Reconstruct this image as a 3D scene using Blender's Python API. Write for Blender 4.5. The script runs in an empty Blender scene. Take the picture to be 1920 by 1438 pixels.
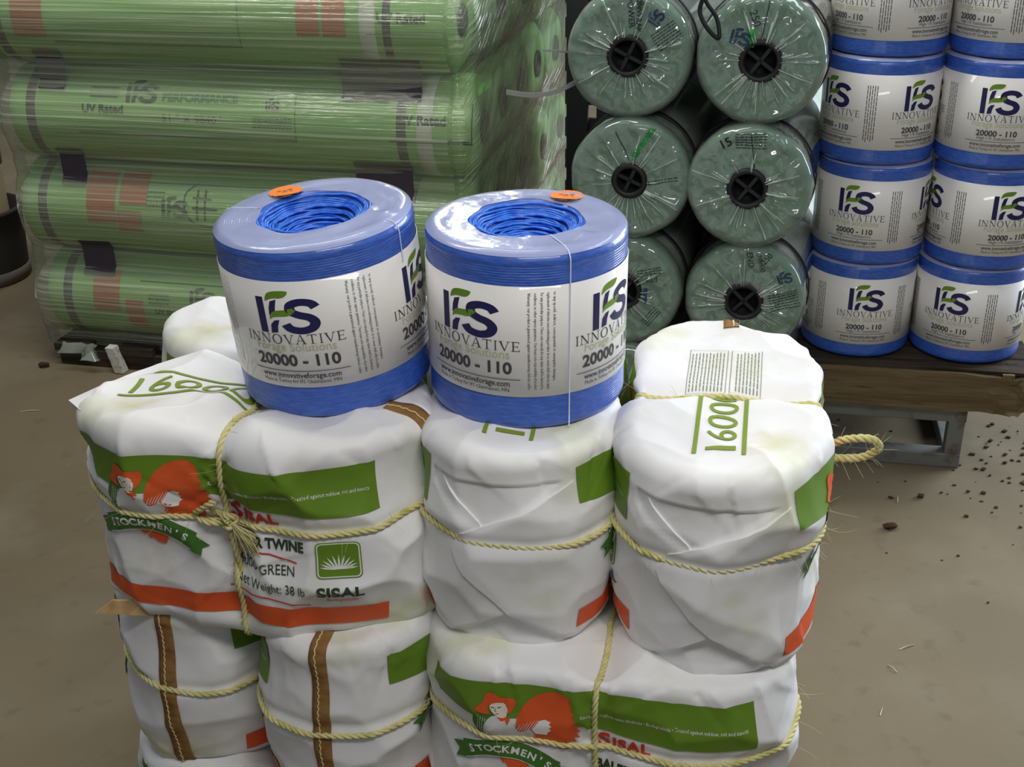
import bpy, bmesh, math, random
import numpy as np
from mathutils import Matrix, Vector

PI = math.pi
scn = bpy.context.scene
COL = scn.collection
rng = np.random.RandomState(7)
random.seed(7)

# ------------------------------------------------------------------ camera
CAM_H, PITCH, ROLL, FPX = 1.66, .451, -.0195, 2300.0
cam_d = bpy.data.cameras.new('camera')
cam_d.sensor_width = 36.0
cam_d.lens = FPX / 1920 * 36.0
cam_d.clip_end = 100
cam = bpy.data.objects.new('camera', cam_d)
COL.objects.link(cam)
_c, _s, _cr, _sr = math.cos(PITCH), math.sin(PITCH), math.cos(ROLL), math.sin(ROLL)
_up0, _fw, _rt0 = Vector((0, _s, _c)), Vector((0, _c, -_s)), Vector((1, 0, 0))
_rt, _up = _rt0 * _cr + _up0 * _sr, _up0 * _cr - _rt0 * _sr
cam.matrix_world = Matrix(((_rt.x, _up.x, -_fw.x, 0), (_rt.y, _up.y, -_fw.y, 0),
                           (_rt.z, _up.z, -_fw.z, CAM_H), (0, 0, 0, 1)))
scn.camera = cam

# ------------------------------------------------------------------ light
w = bpy.data.worlds.new('world'); scn.world = w
w.use_nodes = True
w.node_tree.nodes['Background'].inputs[0].default_value = (.66, .76, .92, 1)
w.node_tree.nodes['Background'].inputs[1].default_value = .20

def area(name, loc, target, sx, sy, power, color):
    l = bpy.data.lights.new(name, 'AREA'); l.shape = 'RECTANGLE'
    l.size, l.size_y, l.energy, l.color = sx, sy, power, color
    o = bpy.data.objects.new(name, l); COL.objects.link(o)
    o.location = loc
    o.rotation_euler = (Vector(target) - Vector(loc)).to_track_quat('-Z', 'Y').to_euler()
    return o
area('ceiling_light_row', (-.1, 1.9, 3.5), (-.1, 1.9, 0), 2.6, .5, 6, (1, .97, .92))
area('front_fill', (.38, .45, 2.4), (.2, 1.6, .8), 1.2, .25, 19.5, (1, .98, .94))  # added fill, brightens the spool labels and upper bale fronts
area('roll_stack_fill', (-1.0, 3.0, 3.7), (-1.0, 3.6, 0), 2.4, .5, 62, (1, .99, .93))  # fill light added to lift the fronts of the green rolls
area('right_floor_fill', (2.4, 3.2, 3.7), (2.3, 3.2, 0), 2.6, .5, 34, (.82, .91, 1))  # extra fill put in to brighten the floor at the right
area('ceiling_light_far', (-.40, 8.3, 3.7), (-.40, 8.3, 0), .4, 2.6, 70, (.96, .98, 1))
area('daylight_doorway', (4.6, 4.8, 1.7), (1.9, 4.0, 0), 3.0, 2.6, 320, (.80, .89, 1))
scn.view_settings.view_transform = 'Standard'
scn.view_settings.look = 'None'
scn.view_settings.exposure = 0.0
scn.view_settings.gamma = 1.0
scn.view_settings.use_curve_mapping = False
scn.cycles.max_bounces = 8
scn.cycles.transparent_max_bounces = 16
scn.cycles.caustics_reflective = False
scn.cycles.caustics_refractive = False

# ------------------------------------------------------------------ helpers: objects
def obj(name, me, parent=None, loc=None):
    o = bpy.data.objects.new(name, me); COL.objects.link(o)
    if parent is not None: o.parent = parent
    if loc is not None: o.location = loc
    return o
def thing(name, label, cat, loc=(0, 0, 0), rot=(0, 0, 0), group=None):
    o = bpy.data.objects.new(name, None); COL.objects.link(o)
    o.empty_display_size = .05
    o.location, o.rotation_euler = loc, rot
    tag(o, label, cat, group)
    return o
def tag(o, label=None, cat=None, group=None, kind=None):
    if label: o['label'] = label
    if cat: o['category'] = cat
    if group: o['group'] = group
    if kind: o['kind'] = kind
    return o
def mesh(V, F, mats, name='mesh', midx=None, smooth=True):
    me = bpy.data.meshes.new(name)
    me.from_pydata(np.asarray(V, float).tolist(), [], F if isinstance(F, list) else F.tolist())
    if not isinstance(mats, (list, tuple)): mats = [mats]
    for m in mats: me.materials.append(m)
    if midx is not None: me.polygons.foreach_set('material_index', np.asarray(midx, np.int32))
    if smooth: me.polygons.foreach_set('use_smooth', np.ones(len(me.polygons), bool))
    me.update()
    return me
def grid_faces(nu, nv, wrap_u=False, wrap_v=False):
    iu = np.arange(nu if wrap_u else nu - 1); iv = np.arange(nv if wrap_v else nv - 1)
    a, b = np.meshgrid(iu, iv, indexing='ij'); a, b = a.ravel(), b.ravel()
    a1, b1 = (a + 1) % nu, (b + 1) % nv
    return np.stack([a * nv + b, a1 * nv + b, a1 * nv + b1, a * nv + b1], 1)
def join(parts):
    V, F, M, n = [], [], [], 0
    for p in parts:
        v, f = p[0], p[1]; m = p[2] if len(p) > 2 else 0
        V.append(np.asarray(v, float))
        for q in (f if isinstance(f, list) else f.tolist()):
            F.append([i + n for i in q]); M.append(m)
        n += len(v)
    return np.concatenate(V), F, M
def lathe(prof, n=96):
    prof = np.asarray(prof, float); t = np.linspace(0, 2 * PI, n, endpoint=False)
    V = np.stack([prof[:, 0][None] * np.cos(t)[:, None], prof[:, 0][None] * np.sin(t)[:, None],
                  np.broadcast_to(prof[:, 1][None], (n, len(prof)))], -1).reshape(-1, 3)
    return V, grid_faces(n, len(prof), wrap_u=True)
def frames(path, closed=False):
    path = np.asarray(path, float)
    T = np.roll(path, -1, 0) - np.roll(path, 1, 0)
    if not closed: T[0] = path[1] - path[0]; T[-1] = path[-1] - path[-2]
    T /= np.linalg.norm(T, axis=1)[:, None] + 1e-12
    N = np.zeros_like(T); ref = np.array([0, 0, 1.0]) if abs(T[0, 2]) < .9 else np.array([1.0, 0, 0])
    n = np.cross(T[0], ref); n /= np.linalg.norm(n)
    for i in range(len(T)):
        n = n - T[i] * (n @ T[i]); n /= np.linalg.norm(n) + 1e-12; N[i] = n
    return T, N, np.cross(T, N)
def tube(path, r, k=6, closed=False, caps=True):
    path = np.asarray(path, float); T, N, B = frames(path, closed)
    a = np.linspace(0, 2 * PI, k, endpoint=False); r = np.broadcast_to(np.asarray(r, float), (len(path),))
    V = path[:, None] + r[:, None, None] * (np.cos(a)[None, :, None] * N[:, None] + np.sin(a)[None, :, None] * B[:, None])
    F = grid_faces(len(path), k, wrap_u=closed, wrap_v=True).tolist()
    if caps and not closed:
        F.append(list(range(k))[::-1]); m = (len(path) - 1) * k; F.append([m + i for i in range(k)])
    return V.reshape(-1, 3), F
def rope(path, r=.0023, pitch=.034, strands=3, closed=False, k=6):
    path = np.asarray(path, float); T, N, B = frames(path, closed)
    d = np.concatenate([[0], np.cumsum(np.linalg.norm(np.diff(path, axis=0), axis=1))])
    out = []
    if closed:
        tot = d[-1] + np.linalg.norm(path[0] - path[-1]); turns = max(1, round(tot / pitch)); pitch = tot / turns
    for i in range(strands):
        ph = 2 * PI * (d / pitch + i / strands)
        q = path + r * 1.02 * (np.cos(ph)[:, None] * N + np.sin(ph)[:, None] * B)
        out.append(tube(q, r * 1.08, k, False))
    return join(out)[:2]
def resample(pts, n, closed=False):
    pts = np.asarray(pts, float)
    if closed: pts = np.concatenate([pts, pts[:1]])
    d = np.concatenate([[0], np.cumsum(np.linalg.norm(np.diff(pts, axis=0), axis=1))])
    t = np.linspace(0, d[-1], n, endpoint=not closed)
    return np.stack([np.interp(t, d, pts[:, i]) for i in range(pts.shape[1])], 1)
def catmull(pts, n=8, closed=False):
    P = np.asarray(pts, float); m = len(P); out = []
    for i in range(m if closed else m - 1):
        g = lambda j: P[j % m] if closed else P[min(max(j, 0), m - 1)]
        p0, p1, p2, p3 = g(i - 1), g(i), g(i + 1), g(i + 2)
        for t in np.linspace(0, 1, n, endpoint=False):
            out.append(.5 * (2 * p1 + (p2 - p0) * t + (2 * p0 - 5 * p1 + 4 * p2 - p3) * t * t + (3 * p1 - p0 - 3 * p2 + p3) * t ** 3))
    if not closed: out.append(P[-1])
    return np.array(out)
def box(x0, x1, y0, y1, z0, z1):
    V = [(x, y, z) for x in (x0, x1) for y in (y0, y1) for z in (z0, z1)]
    return np.array(V, float), [[0, 1, 3, 2], [4, 6, 7, 5], [0, 4, 5, 1], [2, 3, 7, 6], [0, 2, 6, 4], [1, 5, 7, 3]]
def rough_box(x0, x1, y0, y1, z0, z1, n=(30, 4, 4), amp=.003, seed=0, bev=.003):
    """a sawn timber: subdivided box with uneven faces"""
    bm = bmesh.new()
    bmesh.ops.create_cube(bm, size=1)
    bmesh.ops.scale(bm, vec=(x1 - x0, y1 - y0, z1 - z0), verts=bm.verts)
    bmesh.ops.translate(bm, vec=((x0 + x1) / 2, (y0 + y1) / 2, (z0 + z1) / 2), verts=bm.verts)
    for ax, (lo, hi, k) in enumerate(((x0, x1, n[0]), (y0, y1, n[1]), (z0, z1, n[2]))):
        for i in range(1, k):
            no = [0, 0, 0]; no[ax] = 1; co = [0, 0, 0]; co[ax] = lo + (hi - lo) * i / k
            bmesh.ops.bisect_plane(bm, geom=bm.verts[:] + bm.edges[:] + bm.faces[:], plane_co=co, plane_no=no)
    V = np.array([v.co[:] for v in bm.verts]); bm.verts.index_update()
    F = [[v.index for v in f.verts] for f in bm.faces]; bm.free()
    V = V + amp * np.stack([fbm(V * 14 + seed + 9 * k, 3) for k in range(3)], 1)
    return V, F

# ------------------------------------------------------------------ helpers: noise
_NT = np.random.RandomState(3).rand(32, 32, 32) * 2 - 1
def vnoise(p):
    p = np.asarray(p, float); i = np.floor(p).astype(int); f = p - i; f = f * f * (3 - 2 * f); i &= 31
    x0, y0, z0 = i[..., 0], i[..., 1], i[..., 2]; x1, y1, z1 = (x0 + 1) & 31, (y0 + 1) & 31, (z0 + 1) & 31
    fx, fy, fz = f[..., 0], f[..., 1], f[..., 2]
    L = lambda a, b, t: a + (b - a) * t
    return L(L(L(_NT[x0, y0, z0], _NT[x1, y0, z0], fx), L(_NT[x0, y1, z0], _NT[x1, y1, z0], fx), fy),
             L(L(_NT[x0, y0, z1], _NT[x1, y0, z1], fx), L(_NT[x0, y1, z1], _NT[x1, y1, z1], fx), fy), fz)
def fbm(p, o=3):
    p = np.asarray(p, float); s, a = 0, 1.0
    for k in range(o): s = s + a * vnoise(p * 2 ** k + 17.3 * k); a *= .5
    return s

# ------------------------------------------------------------------ materials
def lin(c):
    return tuple(((x / 255) / 12.92 if x <= 10 else (((x / 255) + .055) / 1.055) ** 2.4) for x in c) + (1,)
MATS = {}
def mat(name, rgb, rough=.6, spec=.5, metal=0, noise=None, bump=None, coat=0):
    """noise: (rgb2, scale xyz, lo, hi) mixes in a second colour; bump: (scale xyz, strength, distance)"""
    if name in MATS: return MATS[name]
    m = bpy.data.materials.new(name); m.use_nodes = True; nt = m.node_tree; N, L = nt.nodes, nt.links
    b = N['Principled BSDF']
    b.inputs['Base Color'].default_value = lin(rgb); b.inputs['Roughness'].default_value = rough
    b.inputs['Specular IOR Level'].default_value = spec; b.inputs['Metallic'].default_value = metal
    b.inputs['Coat Weight'].default_value = coat
    def ntex(scale, detail=5):
        tc = N.new('ShaderNodeTexCoord'); mp = N.new('ShaderNodeMapping'); t = N.new('ShaderNodeTexNoise')
        mp.inputs['Scale'].default_value = scale; t.inputs['Scale'].default_value = 1; t.inputs['Detail'].default_value = detail
        L.new(tc.outputs['Object'], mp.inputs[0]); L.new(mp.outputs[0], t.inputs['Vector'])
        return t
    if noise:
        prev = None
        for rgb2, sc, lo, hi in (noise if isinstance(noise, list) else [noise]):
            t = ntex(sc); r = N.new('ShaderNodeMapRange'); r.inputs[1].default_value, r.inputs[2].default_value = lo, hi
            mx = N.new('ShaderNodeMix'); mx.data_type = 'RGBA'
            L.new(t.outputs[0], r.inputs[0]); L.new(r.outputs[0], mx.inputs[0])
            if prev is None: mx.inputs[6].default_value = lin(rgb)
            else: L.new(prev, mx.inputs[6])
            mx.inputs[7].default_value = lin(rgb2); prev = mx.outputs[2]
        L.new(prev, b.inputs['Base Color'])
    if bump:
        t = ntex(bump[0]); bn = N.new('ShaderNodeBump'); bn.inputs['Strength'].default_value = bump[1]; bn.inputs['Distance'].default_value = bump[2]
        L.new(t.outputs[0], bn.inputs['Height']); L.new(bn.outputs[0], b.inputs['Normal'])
    MATS[name] = m
    return m
def film(name, milky=.06, fres=1.0, rough=.12, tint=(255, 255, 255), white=(230, 232, 230), streak=None, smax=.4, gloss=.6, bump=None):
    """clear plastic film: see-through, mirror-like towards grazing angles, slightly milky; streak = noise scale of drawn white lines"""
    if name in MATS: return MATS[name]
    m = bpy.data.materials.new(name); m.use_nodes = True; nt = m.node_tree; N, L = nt.nodes, nt.links
    N.remove(N['Principled BSDF']); out = N['Material Output']
    tr = N.new('ShaderNodeBsdfTransparent'); tr.inputs[0].default_value = lin(tint)
    gl = N.new('ShaderNodeBsdfGlossy'); gl.inputs['Roughness'].default_value = rough
    df = N.new('ShaderNodeBsdfDiffuse'); df.inputs[0].default_value = lin(white)
    fr = N.new('ShaderNodeFresnel'); fr.inputs[0].default_value = 1.5
    ge = N.new('ShaderNodeNewGeometry'); io = N.new('ShaderNodeMapRange'); io.inputs[3].default_value, io.inputs[4].default_value = 1.5, 1 / 1.5   # same sheen on both faces of the sheet
    L.new(ge.outputs['Backfacing'], io.inputs[0]); L.new(io.outputs[0], fr.inputs[0])
    mul = N.new('ShaderNodeMath'); mul.operation = 'MULTIPLY'; mul.inputs[1].default_value = fres; mul.use_clamp = True
    L.new(fr.outputs[0], mul.inputs[0])
    m1 = N.new('ShaderNodeMixShader'); m2 = N.new('ShaderNodeMixShader')
    m1.inputs[0].default_value = milky
    L.new(tr.outputs[0], m1.inputs[1]); L.new(df.outputs[0], m1.inputs[2])
    L.new(mul.outputs[0], m2.inputs[0]); L.new(m1.outputs[0], m2.inputs[1]); L.new(gl.outputs[0], m2.inputs[2])
    L.new(m2.outputs[0], out.inputs[0])
    def ntex(sc, coord='Object', detail=4):
        tc = N.new('ShaderNodeTexCoord'); mp = N.new('ShaderNodeMapping'); t = N.new('ShaderNodeTexNoise')
        mp.inputs['Scale'].default_value = sc; t.inputs['Scale'].default_value = 1; t.inputs['Detail'].default_value = detail
        L.new(tc.outputs[coord], mp.inputs[0]); L.new(mp.outputs[0], t.inputs['Vector']); return t
    if streak:
        t = ntex(streak, 'UV'); r = N.new('ShaderNodeMapRange')
        r.inputs[1].default_value, r.inputs[2].default_value, r.inputs[3].default_value, r.inputs[4].default_value = .48, .72, milky, smax
        L.new(t.outputs[0], r.inputs[0]); L.new(r.outputs[0], m1.inputs[0])
        bn = N.new('ShaderNodeBump'); bn.inputs['Strength'].default_value = gloss; bn.inputs['Distance'].default_value = .01
        L.new(t.outputs[0], bn.inputs['Height'])
        for s in (gl, df): L.new(bn.outputs[0], s.inputs['Normal'])
    elif bump:
        t = ntex(bump[0]); bn = N.new('ShaderNodeBump'); bn.inputs['Strength'].default_value = bump[1]; bn.inputs['Distance'].default_value = bump[2]
        L.new(t.outputs[0], bn.inputs['Height']); L.new(bn.outputs[0], gl.inputs['Normal'])
    MATS[name] = m
    return m

PAPER = mat('white_kraft_paper', (236, 234, 232), .55, .35,
            noise=[((206, 208, 164), (6, 6, 9), .54, .76), ((216, 200, 166), (11, 11, 8), .62, .84)], bump=((160, 160, 160), .12, .001))
GREEN = mat('print_green', (104, 138, 38), .5, .35)
ORANGE = mat('print_orange', (226, 92, 44), .5, .35)
DKGREEN = mat('print_dark_green', (52, 68, 40), .55, .3)
BANNER = mat('print_banner_green', (70, 116, 44), .5, .35)
PWHITE = mat('print_white', (238, 236, 232), .55, .3)
PGREY = mat('print_pale_grey', (212, 210, 206), .55, .3)
SKIN = mat('print_cream', (240, 226, 206), .55, .3)
RED = mat('print_red', (208, 62, 48), .55, .3)
OLIVE = mat('print_olive', (128, 150, 48), .5, .35)
SISAL = mat('sisal_twine', (218, 208, 150), .85, .2, noise=((184, 182, 104), (40, 40, 40), .45, .7), bump=((700, 700, 700), .5, .001))
FIBRE = mat('sisal_fibre', (214, 206, 150), .8, .2)
TAPE = mat('brown_crepe_tape', (150, 112, 66), .8, .2, noise=((120, 86, 46), (40, 40, 90), .4, .7), bump=((60, 60, 400), .4, .001))
TANTAPE = mat('tan_tape_tab', (205, 172, 118), .8, .2, noise=((180, 146, 96), (60, 60, 60), .4, .7))
STITCH = mat('cream_stitching', (226, 200, 148), .8, .2)
BLUE = mat('blue_poly_twine', (62, 104, 194), .36, .5, coat=.5, noise=((46, 84, 174), (60, 60, 260), .35, .65), bump=((120, 120, 900), .5, .001))
BLUEIN = mat('blue_poly_twine_coil', (60, 132, 228), .32, .6, noise=((34, 92, 204), (90, 90, 90), .4, .62))
LABEL = mat('label_paper', (236, 232, 226), .45, .4, coat=.4)
NAVY = mat('print_navy', (40, 38, 86), .5, .3)
LEAF = mat('print_leaf_green', (112, 148, 44), .5, .3)
GREY = mat('print_dark_grey', (70, 68, 70), .5, .3)
LGREY = mat('print_light_grey', (150, 148, 146), .5, .3)
SAGE = mat('print_sage', (184, 188, 146), .5, .3)
STICK = mat('orange_sticker', (240, 132, 44), .45, .4)
STICKB = mat('sticker_curl', (250, 226, 180), .5, .4)
FILM_TOP = film('spool_top_film', .5, 1.3, .2, white=(206, 212, 240), bump=((14, 14, 14), .35, .01))  # pale lavender diffuse paints the ceiling reflection into the film colour
SEAM = mat('film_seam', (214, 220, 236), .3, .5)

# ------------------------------------------------------------------ helpers: flat print
def poly(pts, smooth=0, mi=0):
    p = catmull(pts, smooth, True) if smooth else np.asarray(pts, float)
    return (p, [list(range(len(p)))], mi)
def rect(x0, x1, y0, y1, mi=0): return (np.array([(x0, y0), (x1, y0), (x1, y1), (x0, y1)], float), [[0, 1, 2, 3]], mi)
def stroke(pts, wd, mi=0, closed=False):
    p = np.asarray(pts, float)
    t = (np.roll(p, -1, 0) - np.roll(p, 1, 0))
    if not closed: t[0] = p[1] - p[0]; t[-1] = p[-1] - p[-2]
    t /= np.linalg.norm(t, axis=1)[:, None] + 1e-12
    n = np.stack([-t[:, 1], t[:, 0]], 1); wd = np.broadcast_to(np.asarray(wd, float), (len(p),))[:, None]
    V = np.concatenate([p + n * wd / 2, p - n * wd / 2]); k = len(p)
    F = [[i, i + k, (i + 1) % k + k, (i + 1) % k] for i in range(k if closed else k - 1)]
    return (V, F, mi)
def ring(cx, cy, rx, ry, ix, iy, mi=0, n=28):
    a = np.linspace(0, 2 * PI, n, endpoint=False)
    V = np.concatenate([np.stack([cx + rx * np.cos(a), cy + ry * np.sin(a)], 1), np.stack([cx + ix * np.cos(a), cy + iy * np.sin(a)], 1)])
    return (V, [[i, (i + 1) % n, n + (i + 1) % n, n + i] for i in range(n)], mi)
def xf(d, s=1, x=0, y=0, rot=0, sx=1, sy=1, shear=0):
    V = np.asarray(d[0], float) * [sx * s, sy * s]
    V = np.stack([V[:, 0] + shear * V[:, 1], V[:, 1]], 1)
    c, k = math.cos(rot), math.sin(rot)
    return (np.stack([V[:, 0] * c - V[:, 1] * k + x, V[:, 0] * k + V[:, 1] * c + y], 1), d[1], d[2])
_TC = {}
def text(body, size=1.0, x=0, y=0, align='LEFT', bold=0.0, mi=0, width=None, rot=0, space=1.0, res=3):
    key = (body, bold, space, res)
    if key not in _TC:
        cu = bpy.data.curves.new('t', 'FONT'); cu.body = body; cu.size = 1.0; cu.offset = bold; cu.resolution_u = res
        cu.space_character = space; cu.fill_mode = 'FRONT'
        o = bpy.data.objects.new('t', cu); COL.objects.link(o)
        me = bpy.data.meshes.new_from_object(o)
        V = np.array([v.co[:2] for v in me.vertices], float).reshape(-1, 2); F = [list(p.vertices) for p in me.polygons]
        bpy.data.objects.remove(o); bpy.data.curves.remove(cu); bpy.data.meshes.remove(me)
        V[:, 0] -= V[:, 0].min()
        _TC[key] = (V, F)
    V, F = _TC[key]; V = V * size; wd = V[:, 0].max()
    if width: V = V * [width / wd, 1]; wd = width
    if align == 'CENTER': V = V - [wd / 2, 0]
    return xf((V, F, mi), x=x, y=y, rot=rot)
def glyph_serif(ch):
    R = rect
    S = lambda x: [R(x - .13, x + .13, 0, .05), R(x - .13, x + .13, .95, 1)]
    if ch == 'I': return .38, [R(.14, .24, 0, 1)] + S(.19)
    if ch == 'N': return .98, [R(.12, .175, 0, 1), R(.78, .835, 0, 1), poly([(.06, 1), (.22, 1), (.835, 0), (.73, 0)]), R(0, .3, 0, .05), R(.65, .97, .95, 1), R(0, .2, .95, 1)]
    if ch == 'O': return 1.0, [ring(.49, .5, .46, .53, .33, .47)]
    if ch == 'V': return .92, [poly([(.05, 1), (.2, 1), (.5, .1), (.45, 0)]), poly([(.76, 1), (.82, 1), (.5, 0), (.44, 0)]), R(-.03, .3, .95, 1), R(.66, .93, .95, 1)]
    if ch == 'A': return .94, [poly([(.43, 1), (.52, 1), (.86, 0), (.71, 0)]), poly([(.41, .97), (.46, 1), (.15, 0), (.09, 0)]), R(.22, .66, .33, .38), R(-.02, .27, 0, .05), R(.6, .95, 0, .05)]
    if ch == 'T': return .86, [R(.36, .47, 0, 1), R(.03, .8, .94, 1), R(.26, .57, 0, .05), R(.03, .075, .78, 1), R(.755, .8, .78, 1)]
    if ch == 'E': return .78, [R(.12, .23, 0, 1), R(.02, .66, .94, 1), R(.02, .7, 0, .06), R(.12, .56, .48, .53), R(.615, .66, .8, 1), R(.655, .7, 0, .2), R(.515, .56, .42, .6)]
def serif(body, h, width, x, y, mi=0):
    out, cx = [], 0
    for ch in body:
        a, g = glyph_serif(ch); out += [xf(d, x=cx) for d in g]; cx += a + .1
    k = width / (cx - .1)
    return [xf((d[0], d[1], mi), x=x - width / 2, y=y, sx=k, sy=h) for d in out]
def ifs_logo(x, y, W, H, mi_n=0, mi_g=1):
    """bold I, an F made of a stem and two leaves, bold S; box W x H with its lower left at x, y"""
    d = [poly([(0, 0), (.13, 0), (.13, .84), (0, .84)], mi=mi_n),
         poly([(.185, 0), (.30, .02), (.315, .16), (.36, .32), (.27, .30), (.20, .20)], mi=mi_n),
         poly([(.20, .42), (.215, .60), (.25, .75), (.36, .80), (.325, .62), (.31, .50)], mi=mi_n),
         stroke(catmull([(.955, .60), (.88, .70), (.72, .735), (.575, .67), (.565, .53), (.68, .44), (.84, .37), (.915, .25), (.86, .12), (.70, .065), (.53, .11), (.455, .22)], 6), .16, mi_n),
         poly([(.17, .76), (.20, .90), (.27, .97), (.40, 1.0), (.56, .99), (.535, .90), (.45, .84), (.32, .83), (.24, .80)], 3, mi_g),
         poly([(.20, .33), (.23, .46), (.31, .53), (.45, .555), (.64, .60), (.60, .48), (.50, .415), (.36, .40), (.26, .38)], 3, mi_g)]
    return [xf(q, x=x, y=y, sx=W, sy=H) for q in d]
def refine(parts, gx=None, gy=None):
    """triangulate flat print and cut it along a grid so that it can bend with the surface under it"""
    V, F, M = join([(np.column_stack([p[0], np.full(len(p[0]), float(p[3]) if len(p) > 3 else 0.)]), p[1], p[2]) for p in parts])
    bm = bmesh.new(); vs = [bm.verts.new(v) for v in V]
    for f, m in zip(F, M):
        try: fc = bm.faces.new([vs[i] for i in f]); fc.material_index = m
        except ValueError: pass
    bm.normal_update()
    bmesh.ops.triangulate(bm, faces=bm.faces[:])
    for ax, g in ((0, gx), (1, gy)):
        if not g: continue
        lo, hi = V[:, ax].min(), V[:, ax].max(); no = [0, 0, 0]; no[ax] = 1
        for v in np.arange(math.ceil(lo / g) * g, hi, g):
            co = [0, 0, 0]; co[ax] = v
            bmesh.ops.bisect_plane(bm, geom=bm.verts[:] + bm.edges[:] + bm.faces[:], plane_co=co, plane_no=no, dist=1e-6)
    for f in bm.faces:
        if f.normal.z < 0: f.normal_flip()
    bm.verts.index_update()
    V = np.array([v.co[:] for v in bm.verts]); F = [[v.index for v in f.verts] for f in bm.faces]; M = [f.material_index for f in bm.faces]
    bm.free()
    return V[:, :2], F, M, V[:, 2]

# ------------------------------------------------------------------ setting
FLOOR = mat('concrete_floor', (126, 114, 90), .75, .25,
            noise=[((110, 98, 76), (.9, .9, .9), .35, .70), ((134, 123, 102), (3.2, 3.2, 3.2), .50, .85), ((100, 88, 68), (14, 14, 14), .60, .85)],
            bump=((60, 60, 60), .15, .003))
WALLM = mat('dim_steel_cladding', (92, 94, 92), .6, .3)
V, F = box(-9, 9, -5, 11, -.12, 0)
tag(obj('floor', mesh(V, F, FLOOR, 'floor', smooth=False)), 'worn grey brown concrete warehouse floor', kind='structure')
V, F = box(-9, 9, 11, 11.15, 0, 5)
tag(obj('wall_back', mesh(V, F, WALLM, 'wall_back', smooth=False)), 'dim grey steel wall far behind the pallets', kind='structure')

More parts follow.
